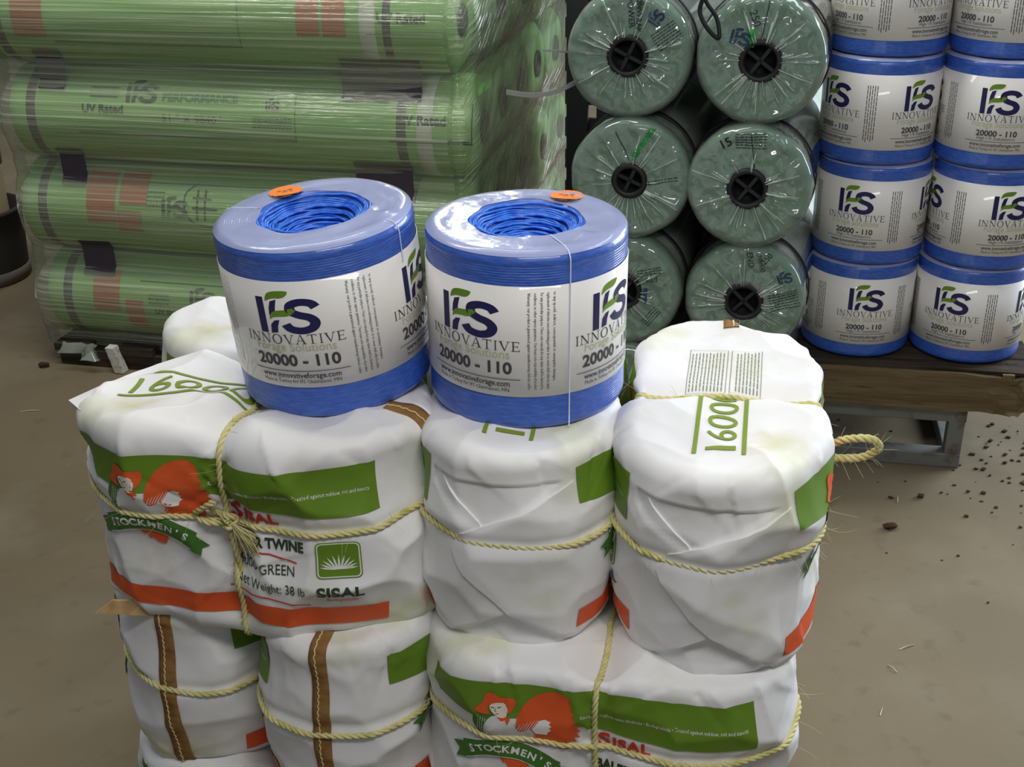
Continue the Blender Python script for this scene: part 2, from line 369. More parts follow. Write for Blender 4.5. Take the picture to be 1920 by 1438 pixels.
# ------------------------------------------------------------------ paper wrapped twine bales
def lay(parts, n): return [(p[0], p[1], p[2], n) for p in parts]
class Bag:
    """two balls of twine side by side, wrapped in paper: s runs round the outline, t up the profile"""
    def __init__(b, seed, r=.133, a=.13, H=.31, bumps=(), crumple=1.0, zt=.188, waist=.012, saddle=.018, dent=False):
        b.dent = dent; b.r, b.a, b.H, b.zt, b.bumps, b.cr, b.waist, b.saddle = r, a, H, zt, bumps, crumple, waist, saddle
        b.P = 4 * a + 2 * PI * r; b.ct, b.cb = .018, .022
        b.t0 = r - b.cb; b.t1 = b.t0 + b.cb * PI / 2; b.t2 = b.t1 + H - b.ct - b.cb; b.t3 = b.t2 + b.ct * PI / 2; b.T = b.t3 + r - b.ct
        b.seed = seed; R = np.random.RandomState(seed)
        n = 90; s = R.uniform(-b.P / 2, b.P / 2, n); t = R.uniform(.05, b.T, n)
        b.sd, nn = b.base(s, t); b.sg = R.randn(n, 3) * .10; b.sh = R.randn(n) * .0022
        b.off = R.uniform(0, 20, 3)
        # long paper folds: most run out from the twine, the rest down from the top rim or up from the bottom
        b.fl = []
        for i in range(64):
            k = R.rand()
            if k < .4: s0, t0 = R.choice([0, b.P / 2]) + R.randn() * .012, R.choice([b.tz(b.zt), b.tz(b.zt) + R.uniform(-.1, .12)]); an = R.uniform(0, 2 * PI)
            elif k < .75: s0, t0 = R.uniform(-b.P / 2, b.P / 2), b.t2 + R.uniform(-.005, .02); an = -PI / 2 + R.uniform(-1.1, 1.1)
            else: s0, t0 = R.uniform(-b.P / 2, b.P / 2), b.t1 + R.uniform(-.01, .03); an = PI / 2 + R.uniform(-1.2, 1.2)
            ln = R.uniform(.04, .15)
            e, _ = b.base([s0, s0 + ln * math.cos(an)], [t0, np.clip(t0 + ln * math.sin(an), .02, b.T - .02)]); _, nm = b.base(s0, t0)
            dv = e[1] - e[0]; L = np.linalg.norm(dv) + 1e-6; dv = dv / L; sd = np.cross(dv, nm)
            b.fl.append((e[0], dv, L, sd, R.choice([-1, 1], p=[.35, .65]) * R.uniform(.0012, .0042), R.uniform(.004, .009), R.uniform(.012, .03)))
    def base(b, s, t):
        s, t = np.broadcast_arrays(np.asarray(s, float), np.asarray(t, float))
        s = (s + b.P / 2) % b.P - b.P / 2; sg = np.where(s < 0, -1., 1.); q = abs(s); a, r = b.a, b.r
        ph = np.clip((q - a) / r, 0, PI); mx = np.where(q <= a, q, np.where(q <= a + PI * r, a, a - (q - a - PI * r)))
        nx, ny = np.sin(ph) * sg, -np.cos(ph); mx = mx * sg
        k = np.clip((t - b.t0) / b.cb, 0, PI / 2); k2 = np.clip((t - b.t2) / b.ct, 0, PI / 2)
        rho = np.where(t < b.t0, t, np.where(t < b.t1, r - b.cb + b.cb * np.sin(k), np.where(t < b.t2, r, np.where(t < b.t3, r - b.ct + b.ct * np.cos(k2), r - b.ct - (t - b.t3)))))
        rho = np.maximum(rho, 0)
        z = np.where(t < b.t0, 0, np.where(t < b.t1, b.cb - b.cb * np.cos(k), np.where(t < b.t2, b.cb + t - b.t1, np.where(t < b.t3, b.H - b.ct + b.ct * np.sin(k2), b.H))))
        nr = np.where(t < b.t1, np.sin(k), np.where(t < b.t2, 1, np.cos(k2))); nz = np.where(t < b.t1, -np.cos(k), np.where(t < b.t2, 0, np.sin(k2)))
        return np.stack([mx + nx * rho, ny * rho, z], -1), np.stack([nx * nr, ny * nr, nz], -1)
    def at(b, s, t, off=0):
        p, n = b.base(s, t); up = np.clip(n[..., 2], 0, 1); side = 1 - abs(n[..., 2])
        q = p + b.off
        d = .0048 * fbm(q * 6, 2) + .0012 * fbm(q * 24 + 5, 2)
        sh = p.shape[:-1]; pf = p.reshape(-1, 3) + .012 * np.stack([fbm(q.reshape(-1, 3) * 16 + 31 * k, 1) for k in range(3)], 1); best = np.full(len(pf), 9.)
        for i in range(len(b.sd)):
            v = pf - b.sd[i]; best = np.minimum(best, b.sh[i] + v @ b.sg[i] + 2.2 * (v * v).sum(1))
        d = d + b.cr * (np.clip(best.reshape(sh), -.012, .012) + .004)
        fo = np.zeros(len(pf)); p3 = p.reshape(-1, 3)
        for e0, dv, L, sd, am, w1, w2 in b.fl:
            v = p3 - e0; u = np.clip(v @ dv, 0, L); dist = np.linalg.norm(v - u[:, None] * dv, axis=1)
            q1 = np.maximum(0, 1 - dist / np.where(v @ sd > 0, w1, w2)); fo += am * q1 * np.sqrt(q1) * (1 - .8 * u / L)
        d = d + b.cr * fo.reshape(sh)
        x, z = p[..., 0], p[..., 2]
        d = d - (b.waist * side + b.saddle * up) * np.exp(-(x / .026) ** 2) - .5 * (b.waist * side + b.saddle * up) * np.exp(-(x / .07) ** 2)
        d = d + side * (.007 * np.sin(np.clip(z / b.H, 0, 1) * PI) - .0035 * np.exp(-((z - b.zt) / .009) ** 2))
        dist = np.sqrt((abs(x) - b.a) ** 2 + p[..., 1] ** 2)
        d = d + up * .006 * (1 - np.clip(dist / b.r, 0, 1) ** 2)
        if b.dent:   # sunk triangles between the folded end flaps
            si = (np.broadcast_to(np.asarray(s, float), sh) + b.P / 2) % b.P - b.P / 2 + b.P / 4
            lo = np.clip((.075 - .66 * np.abs(si - .004) - z) / .006, 0, 1); hi = np.clip((z - .200 - .62 * np.abs(si + .03)) / .006, 0, 1) * (z < .272)
            d = d - np.where(np.abs(si) < .11, .007 * lo + .0035 * hi, 0) * side
        for bx, by, bz, am, sg in b.bumps:
            d = d + am * np.exp(-((x - bx) ** 2 + (p[..., 1] - by) ** 2 + (z - bz) ** 2) / sg ** 2)
        return p + n * (d[..., None] + np.asarray(off, float)[..., None] if np.ndim(off) else (d + off)[..., None])
    def tz(b, z): return b.t1 + (np.asarray(z, float) - b.cb)
    def side(b, s, z, off=0): return b.at(s, b.tz(z), off)
    def top(b, x, y, off=0):
        x, y = np.asarray(x, float), np.asarray(y, float); ex = np.clip(abs(x) - b.a, 0, None); rho = np.hypot(ex, y)
        ph = np.where(rho > 1e-9, np.arctan2(ex, -y), 0); s = np.where(ex > 0, b.a + b.r * ph, np.where(y <= 0, abs(x), b.a + PI * b.r + b.a - abs(x)))
        s = s * np.where(x < 0, -1, 1); t = np.where(rho <= b.r - b.ct, b.t3 + (b.r - b.ct - rho), b.t2 + (b.r - rho) / b.ct * b.ct * PI / 2 * 1.0)
        return b.at(s, t, off)
    def wrap(b, step=.0045):
        ns = int(b.P / step); nt = int(b.T / step)
        s = np.linspace(-b.P / 2, b.P / 2, ns, endpoint=False); t = np.linspace(0, b.T, nt)
        S, T = np.meshgrid(s, t, indexing='ij')
        return b.at(S, T).reshape(-1, 3), grid_faces(ns, nt, wrap_u=True)

def bag_print():
    E = {}
    E['green_band'] = refine([poly([(-.235, .287), (.0, .287), (.215, .285), (.215, .213), (.06, .214), (.0, .222), (-.03, .232), (-.06, .236), (-.12, .232), (-.16, .228), (-.235, .236)]) + (0,)], .004, .004)
    E['orange_stripe'] = refine([rect(-.235, .215, .028, .062) + (0,)], .004, .004)
    k = .001
    pl = lambda pts, sm, mi: poly(np.array(pts) * k, sm, mi)
    # mats: 0 banner green 1 orange 2 white 3 pale grey 4 cream 5 dark
    em = lay([pl([(-168, 234), (-157, 236), (-143, 238), (-152, 217), (-155, 196), (-165, 197), (-173, 215)], 3, 0)], 1)
    em += lay([stroke(np.array([(-166 + 3 * i, 232 - i), (-170 + 3.2 * i, 208 - 1.5 * i)]) * k, .0006, 2) for i in range(1, 5)], 2)
    em += lay([pl([(-111, 235), (-106, 248), (-95, 263), (-81, 274), (-65, 280), (-48, 281), (-40, 276), (-35, 270), (-39, 268), (-32, 259), (-37, 257), (-29, 247), (-35, 246), (-25, 236), (-32, 236), (-21, 229), (-29, 226), (-20, 219), (-29, 218), (-22, 208), (-31, 209), (-26, 198), (-35, 200), (-33, 188), (-43, 187), (-70, 188), (-86, 187), (-100, 192), (-108, 210), (-113, 222)], 0, 1)], 2)
    em += lay([stroke(np.array([(-112 + 4 * i, 211 + i), (-106 + 5 * i, 224 + 2 * i)]) * k, [.0012, .0003], 2) for i in range(6)], 3)
    em += lay([pl([(-157, 212), (-147, 232), (-130, 232), (-117, 226), (-112, 213), (-105, 210), (-91, 217), (-85, 207), (-88, 195), (-98, 187), (-110, 185), (-128, 183), (-143, 189), (-152, 196)], 3, 3)], 3)
    em += lay([pl([(-90, 217), (-80, 232), (-72, 235), (-63, 232), (-66, 229), (-62, 225), (-66, 222), (-63, 218), (-67, 215), (-69, 209), (-85, 209)], 0, 2)], 4)
    em += lay([pl([(-139, 232), (-127, 236), (-121, 230), (-125, 221), (-129, 227), (-134, 226)], 0, 1),
               stroke(np.array([(-92, 218), (-86, 208), (-88, 194)]) * k, .0018, 1), stroke(np.array([(-150, 203), (-142, 196), (-128, 188), (-112, 188)]) * k, .0009, 1)], 4)
    em += lay([pl([(-149, 250), (-140, 255), (-130, 255), (-126, 249), (-125, 243), (-127, 233), (-134, 231), (-140, 234), (-146, 240)], 2, 4)], 5)
    em += lay([stroke(np.array([(-147, 247.5), (-142.5, 246)]) * k, .0013, 5), stroke(np.array([(-138.5, 246.5), (-134, 248)]) * k, .0013, 5),
               stroke(np.array([(-141, 245), (-142, 241), (-139.5, 240.5)]) * k, .0009, 5), stroke(np.array([(-141, 237), (-136.5, 237)]) * k, .0009, 5)], 6)
    em += lay([pl([(-167, 244), (-158, 254), (-155, 266), (-148, 271), (-141, 269), (-135, 263), (-124, 264), (-113, 260), (-116, 248), (-124, 238), (-126, 249), (-131, 255), (-149, 252), (-151, 241), (-147, 236), (-158, 236), (-166, 240)], 2, 1)], 6)
    em += lay([pl([(-127.5, 247), (-125, 248), (-124.6, 242), (-127, 239)], 0, 2)], 7)
    em += lay([pl([(-145, 165), (-139, 158), (-137, 160), (-132, 152), (-129, 154), (-124, 145), (-120, 146), (-112, 139), (-101, 138), (-94, 155), (-114, 170), (-129, 172)], 0, 1)], 2)
    rt = catmull(np.array([(-192, 172), (-158, 187), (-125, 190), (-93, 185), (-70, 176), (-49, 164)]) * k, 6)
    rb = catmull(np.array([(-184, 147), (-148, 161), (-116, 162), (-84, 151), (-66, 141), (-60, 138)]) * k, 6)
    q = len(rt)
    em += lay([pl([(-211, 158), (-186, 170), (-178, 152), (-172, 150), (-203, 136), (-198, 151)], 0, 0), pl([(-52, 160), (-34, 142), (-44, 140), (-46, 128), (-64, 136)], 0, 0)], 8)
    em += lay([(np.concatenate([(rt + rb) / 2 + (rt - rb) * .55, (rt + rb) / 2 - (rt - rb) * .55]), [[i, i + q, i + q + 1, i + 1] for i in range(q - 1)], 2)], 9)
    em += lay([(np.concatenate([rt, rb]), [[i, i + q, i + q + 1, i + 1] for i in range(q - 1)], 0)], 10)
    mid = resample((rt + rb) / 2, 200); wd = "STOCKMEN'S"; pos = np.linspace(.10, .90, len(wd))
    for ch, u in zip(wd, pos):
        i = int(u * 199); tg = mid[min(i + 4, 199)] - mid[max(i - 4, 0)]; an = math.atan2(tg[1], tg[0])
        t = text(ch, .0165, align='CENTER', bold=.03, mi=2)
        t = xf((t[0] - [0, .0058], t[1], 2), x=mid[i, 0], y=mid[i, 1], rot=an)
        em += lay([t], 11)
    E['emblem'] = refine(em, .007, .007)
    # mats: 0 red/orange 1 dark green
    le = [text('S', .037, .002, .190, bold=.035, mi=0), text('ISAL', .027, .0225, .191, bold=.045, mi=0, space=1.08), text('BALER TWINE', .0215, .0, .155, bold=.04, mi=1, width=.112),
          stroke([(-.012, .145), (.06, .146), (.1, .136)], .0022, 0), text('16000 GREEN', .0215, .0, .116, mi=1, width=.096),
          text('Net Weight: 38 lb', .0205, .0, .089, mi=1, width=.112), stroke([(-.012, .077), (.05, .076), (.115, .068)], .0022, 0),
          text('SISAL', .024, .128, .088, bold=.03, mi=1, width=.056), text('Biodegradable', .0085, .138, .077, mi=0, width=.038)]
    E['lettering'] = refine([p + (1,) for p in le], .007, .007)
    sl = [text('Knotless • Uniform twine thickness • Biodegradable • Treated against mildew, rot and insects', .0085, -.022, .244, mi=0, width=.225, res=1)]
    E['band_lettering'] = refine([p + (2,) for p in sl], .012, None)
    # mats: 0 green 1 white
    def rr(x0, x1, y0, y1, r):
        pts = []
        for cx, cy, a0 in ((x1 - r, y1 - r, 0), (x0 + r, y1 - r, 90), (x0 + r, y0 + r, 180), (x1 - r, y0 + r, 270)):
            pts += [(cx + r * math.cos(math.radians(a0 + q)), cy + r * math.sin(math.radians(a0 + q))) for q in (0, 30, 60, 90)]
        return pts
    ic = [poly(rr(.128, .184, .117, .172, .007), 0, 0) + (1,), poly(rr(.1295, .1825, .1185, .1705, .006), 0, 1) + (2,), poly(rr(.131, .181, .12, .169, .005), 0, 0) + (3,)]
    for i in range(11):
        an = math.radians(12 + 15.6 * i); ln = .017 + .006 * math.sin(an)
        c, s_ = math.cos(an), math.sin(an); bx, by = .156 + .006 * c, .130
        ic.append(poly([(bx - .0014 * s_, by + .0014 * c * .2), (bx + .6 * ln * c - .0012 * s_, by + .6 * ln * s_ + .0012 * c), (bx + ln * c, by + ln * s_), (bx + .6 * ln * c + .0012 * s_, by + .6 * ln * s_ - .0012 * c), (bx + .0014 * s_, by)], 0, 1) + (4,))
    E['sisal_plant_icon'] = refine(ic, .007, .007)
    E['top_number'] = refine([text('16000', .058, -.195, -.0205, width=.192, res=4) + (0,), stroke([(-.205, .033), (.0, .033)], .006) + (0,), stroke([(-.205, -.031), (.0, -.031)], .006) + (0,)], .006, .006)
    ins = [stroke([(.012, .058), (.125, .058), (.125, .001), (.012, .001)], .0010, 0, True) + (0,), stroke([(.012, -.005), (.125, -.005), (.125, -.05), (.012, -.05)], .0010, 0, True) + (0,)]
    R = random.Random(5)
    for y in list(np.arange(.006, .053, .0052)) + list(np.arange(-.046, -.01, .0052)):
        x = .016
        while x < .115:
            l = R.uniform(.004, .012); ins.append(rect(x, min(x + l, .121), y, y + .0017) + (0,)); x += l + .002
    E['instruction_box'] = refine(ins, .01, .01)
    return E
PRINT = bag_print()
PMATS = dict(green_band=[GREEN], orange_stripe=[ORANGE], emblem=[BANNER, ORANGE, PWHITE, PGREY, SKIN, DKGREEN], lettering=[RED, DKGREEN],
             band_lettering=[PWHITE], sisal_plant_icon=[GREEN, PWHITE], top_number=[OLIVE], instruction_box=[mat('print_soft_green', (132, 142, 112), .55, .3)])

def fibres(path, n, seed, ln=(.008, .035), r=.00028, out=None):
    R = np.random.RandomState(seed); o = []
    for i in range(n):
        j = R.randint(len(path)); p = np.array(path[j]); d = R.randn(3); d /= np.linalg.norm(d)
        if out is not None: d = d * .8 + np.asarray(out(p)) * .8
        L = R.uniform(*ln); b = R.randn(3) * .5
        pts = [p + d * L * t + b * L * t * t * .7 + np.array([0, 0, -.25 * L * t * t]) for t in np.linspace(0, 1, 5)]
        o.append(tube(pts, np.linspace(r, r * .6, 5), 3))
    return join(o)[:2]

def make_bale(label, cx, cy, z0, yaw, seed, prints=(), flaps=False, tape=None, step=.0045, fuzz=0, group='paper wrapped bales of sisal twine', **kw):
    b = Bag(seed, **kw)
    root = thing('twine_bale', label, 'twine bale', (cx, cy, z0), (0, 0, -yaw), group)
    V, F = b.wrap(step)
    wrap = obj('paper_wrap', mesh(V, F, PAPER, 'paper_wrap'), root)
    for nm in prints:
        V, F, M = PRINT[nm][:3]; ly = PRINT_L[nm]
        if nm in ('top_number', 'instruction_box'):
            W = b.top(V[:, 0], V[:, 1], .0014 + ly * .0002)
            obj(nm, mesh(W, F, PMATS[nm], nm, M), wrap)
        else:
            for ds in (0, b.P / 2):
                W = b.side(V[:, 0] + ds, V[:, 1] + b.H - .31, .0014 + ly * .00022)
                obj(nm, mesh(W, F, PMATS[nm], nm, M), wrap)
    if flaps:
        se = -b.P / 4
        for k, (pts, hi, fade) in enumerate((([(-.098, .274), (-.03, .215), (.0, .15), (.004, .075), (-.1, .012)], .0030, (-.1, -.07)),
                                            ([(.094, .27), (-.055, .195), (-.068, .167), (-.06, .15), (.004, .075), (.098, .01)], .0055, (.098, .06)))):
            V, F, M = refine([poly(pts)], .005, .005)[:3]
            h = lambda x: .0004 + hi * np.clip((x - fade[0]) / (fade[1] - fade[0]), 0, 1)
            W = b.side(V[:, 0] + se, V[:, 1], h(V[:, 0]))
            rim = resample(pts, 160, True); A_ = b.side(rim[:, 0] + se, rim[:, 1], h(rim[:, 0])); B_ = b.side(rim[:, 0] + se, rim[:, 1], -.001)
            sk = (np.concatenate([A_, B_]), [[i, (i + 1) % 160, 160 + (i + 1) % 160, 160 + i] for i in range(160)])
            V, F, M = join([(W, F), sk])
            obj('end_flap', mesh(V, F, PAPER, 'end_flap'), wrap)
    if tape is not None:
        se = b.P / 4 + tape
        t = np.linspace(b.tz(.004), b.t3 + .035, 90)
        rho = np.where(t > b.t3, b.r - b.ct - (t - b.t3), np.where(t > b.t2, b.r - b.ct + b.ct * np.cos(np.clip((t - b.t2) / b.ct, 0, PI / 2)), b.r))
        wob = .0012 * np.sin(t * 30 + seed)
        rows = []
        for e, of in ((-.0125, -.0005), (-.0122, .0022), (-.004, .0026), (.004, .0024), (.0122, .0022), (.0125, -.0005)):
            rows.append(b.at(se + (e + wob) * b.r / np.maximum(rho, .05), t, of))
        W = np.stack(rows, 1).reshape(-1, 3)
        tp = obj('closing_tape', mesh(W, grid_faces(len(t), 6), TAPE, 'closing_tape'), root)
        tag(tp, 'brown crepe tape with cream stitching')
        tt = np.linspace(t[0], t[-1], 260); wb = .0012 * np.sin(tt * 30 + seed) + .0006 * np.sign(np.sin(tt * 620)) - .003
        rr = np.interp(tt, t, rho)
        obj('stitching', mesh(*tube(b.at(se + wb * b.r / np.maximum(rr, .05), tt, .0034), .0011, 5), STITCH, 'stitching'), tp)
    # twine: once round the girth, once round the waist
    s = np.linspace(-b.P / 2, b.P / 2, 420)
    zz = b.zt + .006 * np.sin(s * 5 + seed) + .004 * np.sin(s * 13 + seed * 2)
    zz = zz + (zz[0] - zz[-1]) * np.linspace(0, 1, len(s))
    g = b.side(s, zz, .0028)
    for _ in range(4): g[1:-1] = .25 * g[:-2] + .5 * g[1:-1] + .25 * g[2:]
    tf = np.linspace(0, b.T, 150); wx = .003 * np.sin(tf * 19 + seed)
    v = np.concatenate([b.at(wx, tf, .003), b.at(b.P / 2 + 0 * tf, tf[::-1], .003)])
    for _ in range(6): v[1:-1] = .25 * v[:-2] + .5 * v[1:-1] + .25 * v[2:]
    V, F, M = join([rope(g), rope(v)])
    tw = obj('binding_twine', mesh(V, F, SISAL, 'binding_twine'), root)
    if fuzz:
        out = lambda p: (p - np.array([np.clip(p[0], -b.a, b.a), 0, p[2]])) / b.r
        fb = obj('loose_fibres', mesh(*fibres(np.concatenate([g, v[40:260]]), fuzz, seed, out=out), FIBRE, 'loose_fibres'), tw); fb['kind'] = 'stuff'
    return root, b, tw, wrap

PRINT_L = {}
for k_ in list(PRINT):
    PRINT_L[k_] = PRINT[k_][3]
SIDE = ('green_band', 'orange_stripe', 'emblem', 'lettering', 'band_lettering', 'sisal_plant_icon')
L1, L2, HP = .56, .262, PI / 2
A_, A_b, A_tw, A_w = make_bale('knotted white bale lying lengthwise under the leaning spool, farmer emblem facing front', -.3698, 1.5988, L1, .215, 11,
        SIDE + ('top_number', 'instruction_box'), tape=-.02, fuzz=90, step=.0035, crumple=1.5, a=.122,
        bumps=((-.230, -.070, .290, .012, .03), (-.12, 0, .31, .012, .08), (.06, -.1, .3, .012, .06), (-.25, 0, .29, -.02, .06)))
make_bale('white bale behind the knotted bale, pointed paper corner showing left of the leaning spool', -.318, 1.872, L1, .20, 12, ('green_band',), step=.006, crumple=.7)
make_bale('upright white bale end between its neighbours, carrying the spool with the glare on top', .026, 1.66, L1, .16 - HP, 13, SIDE + ('top_number',), flaps=True, dent=True, fuzz=50, crumple=1.0, step=.0035, r=.130)
C_, C_b, C_tw, C_w = make_bale('rightmost white bale of the top layer, loop of loose twine at its right side', .309, 1.592, L1, .205 - HP, 14,
        SIDE + ('top_number', 'instruction_box'), flaps=True, dent=True, tape=0.0, fuzz=90, crumple=1.0, step=.0035)
D_, D_b, D_tw, D_w = make_bale('leftmost taped bale end in the second layer, brown stitched strip and tan tab', -.472, 1.758, L2, .20 + HP, 15, SIDE, tape=-.008, fuzz=20, H=.302, r=.1215, waist=.006, zt=.17)
make_bale('second taped bale end from the left, brown stitched strip under the knotted bale', -.238, 1.654, L2, .14 + HP, 16, SIDE, tape=-.012, fuzz=20, H=.302, r=.123, waist=.006, zt=.17)
make_bale('white bale lying lengthwise below the two folded bale ends, farmer emblem and heading facing front', .136, 1.458, L2, .209, 17, SIDE, fuzz=50, step=.0035, H=.304)
make_bale('bottom layer white bale poking out below the leftmost taped bale end', -.375, 1.605, 0, .20, 18, ('green_band', 'emblem'), H=.262, zt=.13)
# the hidden rest of the stack that carries the layers above
make_bale('white bale hidden behind the lengthwise bale of the second layer', .192, 1.728, L2, .20, 19, (), step=.012)
make_bale('bottom layer white bale hidden behind the other lengthwise one', -.32, 1.875, 0, .20, 20, (), step=.012, H=.262, zt=.15)
make_bale('bottom layer white bale end under the left half of the lengthwise bale', .022, 1.655, 0, .20 - HP, 21, (), step=.012, H=.262, zt=.15)
make_bale('bottom layer white bale end under the right half of the lengthwise bale', .286, 1.600, 0, .20 - HP, 22, (), step=.012, H=.262, zt=.15)

# pointed paper ear at the left corner of the knotted bale, and one on the bale behind it
def paper_ear(b, wrap, s0, reach, drop=0.):
    q = [b.at(s0 - .045, b.t2 + .012, .0008), b.at(s0, b.t2 + .030, .001), b.at(s0 + .05, b.t2 + .012, .0008), b.at(s0 + .02, b.t2 - .022, .0008), b.at(s0 - .02, b.t2 - .022, .0008)]
    tip = b.at(s0, b.t2 + .006, reach) + np.array([0, 0, drop]); V = np.array(q + [tip]); obj('paper_ear', mesh(V, [[i, (i + 1) % 5, 5] for i in range(5)], PAPER, 'paper_ear', smooth=False), wrap)
paper_ear(A_b, A_w, -.295, .030, -.004)
# tan end of the tape sticking out over the corner of the leftmost taped bale
tb = D_b.at(D_b.P / 4 - .012, D_b.tz(.296), .004)
pts = [tb + np.array(d) for d in ((.0, -.002, -.012), (.012, -.035, -.006), (.012, -.080, -.008), (.004, -.105, -.018), (.006, -.070, .012), (.004, -.02, .016))]
n_ = len(pts); V = np.array(pts + [p + np.array([-.003, 0, .001]) for p in pts]); F = [list(range(n_)), list(range(n_, 2 * n_))[::-1]] + [[i, i + n_, (i + 1) % n_ + n_, (i + 1) % n_] for i in range(n_)]
obj('tape_tab', mesh(V, F, TANTAPE, 'tape_tab', smooth=False), D_)

# knot, bow and frayed tail on the knotted bale
kp = A_b.side(0, A_b.zt, .006); kx, ky, kz = kp
K = [rope(catmull([(kx - .004, ky, kz), (kx - .02, ky - .012, kz + .016), (kx - .014, ky - .022, kz + .034), (kx - .036, ky - .016, kz + .018), (kx - .05, ky - .008, kz + .004), (kx - .03, ky - .014, kz - .004), (kx, ky - .008, kz - .004)], 10), .0024),
     rope(catmull([(kx - .008, ky - .004, kz + .008), (kx + .002, ky - .014, kz + .01), (kx + .010, ky - .006, kz + .002), (kx + .002, ky - .014, kz - .010), (kx - .008, ky - .008, kz - .006), (kx - .009, ky - .010, kz + .004), (kx + .004, ky - .016, kz + .002)], 10), .0026),
     rope(catmull([(kx, ky - .006, kz), (kx + .004, ky - .010, kz - .04), (kx + .006, ky - .004, kz - .08), (kx + .004, ky + .0, kz - .12)], 12), .0024)]
V, F, M = join(K); obj('knot', mesh(V, F, SISAL, 'knot'), A_tw)
R = np.random.RandomState(4); o = []
for i in range(90):
    e = np.array([kx + R.uniform(.012, .05), ky - .004 - R.uniform(0, .018), kz - R.uniform(.03, .055)]); st = np.array([kx + R.uniform(0, .006), ky - .010, kz - .002])
    m_ = (st + e) / 2 + np.array([.008, -.008, .004]) + R.randn(3) * .003
    o.append(tube(catmull([st, m_, e], 5), .0006, 3))
V, F, M = join(o); fr_ = obj('frayed_tail', mesh(V, F, FIBRE, 'frayed_tail'), A_tw); fr_['kind'] = 'stuff'

# loop of loose twine sticking out beside the rightmost bale
lp = C_b.side(-.03, .245, .004)
path = catmull([lp + np.array(d) for d in ((0, .0, 0), (-.012, -.026, .022), (-.018, -.060, .030), (-.006, -.076, .012), (.004, -.060, -.010), (.004, -.03, -.016), (.0, 0, -.012))], 14)
V, F = rope(path, .0030, .03); obj('twine_loop', mesh(V, F, SISAL, 'twine_loop'), C_tw)
fb = obj('loop_fibres', mesh(*fibres(path, 60, 9, (.006, .03)), FIBRE, 'loop_fibres'), C_tw); fb['kind'] = 'stuff'

# ------------------------------------------------------------------ spools of blue poly twine
SR, SH = .14, .256
def spool_label_print(hz0, hz1, extra):
    """one repeat of the label, x along the arc (centre 0), y = height; mats: navy, leaf, grey, sage"""
    h = hz1 - hz0; v = lambda k: hz0 + h * k
    d = ifs_logo(-.045, v(.525), .088, h * .395)
    d += serif('INNOVATIVE', h * .088, .146, 0, v(.425), 2)
    d += [text('Forage Solutions', h * .115, 0, v(.355), 'CENTER', mi=3, width=.116)]
    n0 = .215 if not extra else .235
    d += [text('20000 - 110', h * (.15 if not extra else .105), 0, v(n0), 'CENTER', bold=.03, mi=2, width=.122 if not extra else .092)]
    if extra: d += [text('High UV Stabilization', h * .06, 0, v(.185), 'CENTER', mi=2, width=.085, res=1)]
    d += [rect(-.07, .072, v(.158), v(.164), 2)]
    d += [text('www.innovativeforage.com', h * .072, 0, v(.095), 'CENTER', bold=.012, mi=2, width=.116, res=2)]
    d += [text('Made in Turkey for IFS Chanhassen, MN', h * .05, 0, v(.045), 'CENTER', mi=2, width=.114, res=1)]
    return d
def fine_print(hz0, hz1, dense):
    h = hz1 - hz0; out = []
    L = ['to any special, indirect, consequential or exemplary damages.', 'replacement of defective non-conforming product. In no event shall seller be liable',
         'for any particular purpose. Users sole remedy for any claim shall be limited to',
         'conditions, no other express guarantees. User bears sole responsibility of product', 'Warranty: our product is guaranteed against manufacturing defects, seller']
    if dense:
        for i, t in enumerate(L):
            out.append(text(t, .0062, .092 + .0085 * (4 - i) - .010, hz0 + h * .95, mi=2, rot=-PI / 2, width=h * (.88 - .07 * (i == 0)), res=1))
    else:
        R = random.Random(3)
        for i in range(5):
            y = hz0 + h * .86
            while y > hz0 + h * .14:
                l = R.uniform(.006, .016); out.append(rect(.085 + .0056 * i, .0868 + .0056 * i, y - l, y, 2)); y -= l + .0018
    return out
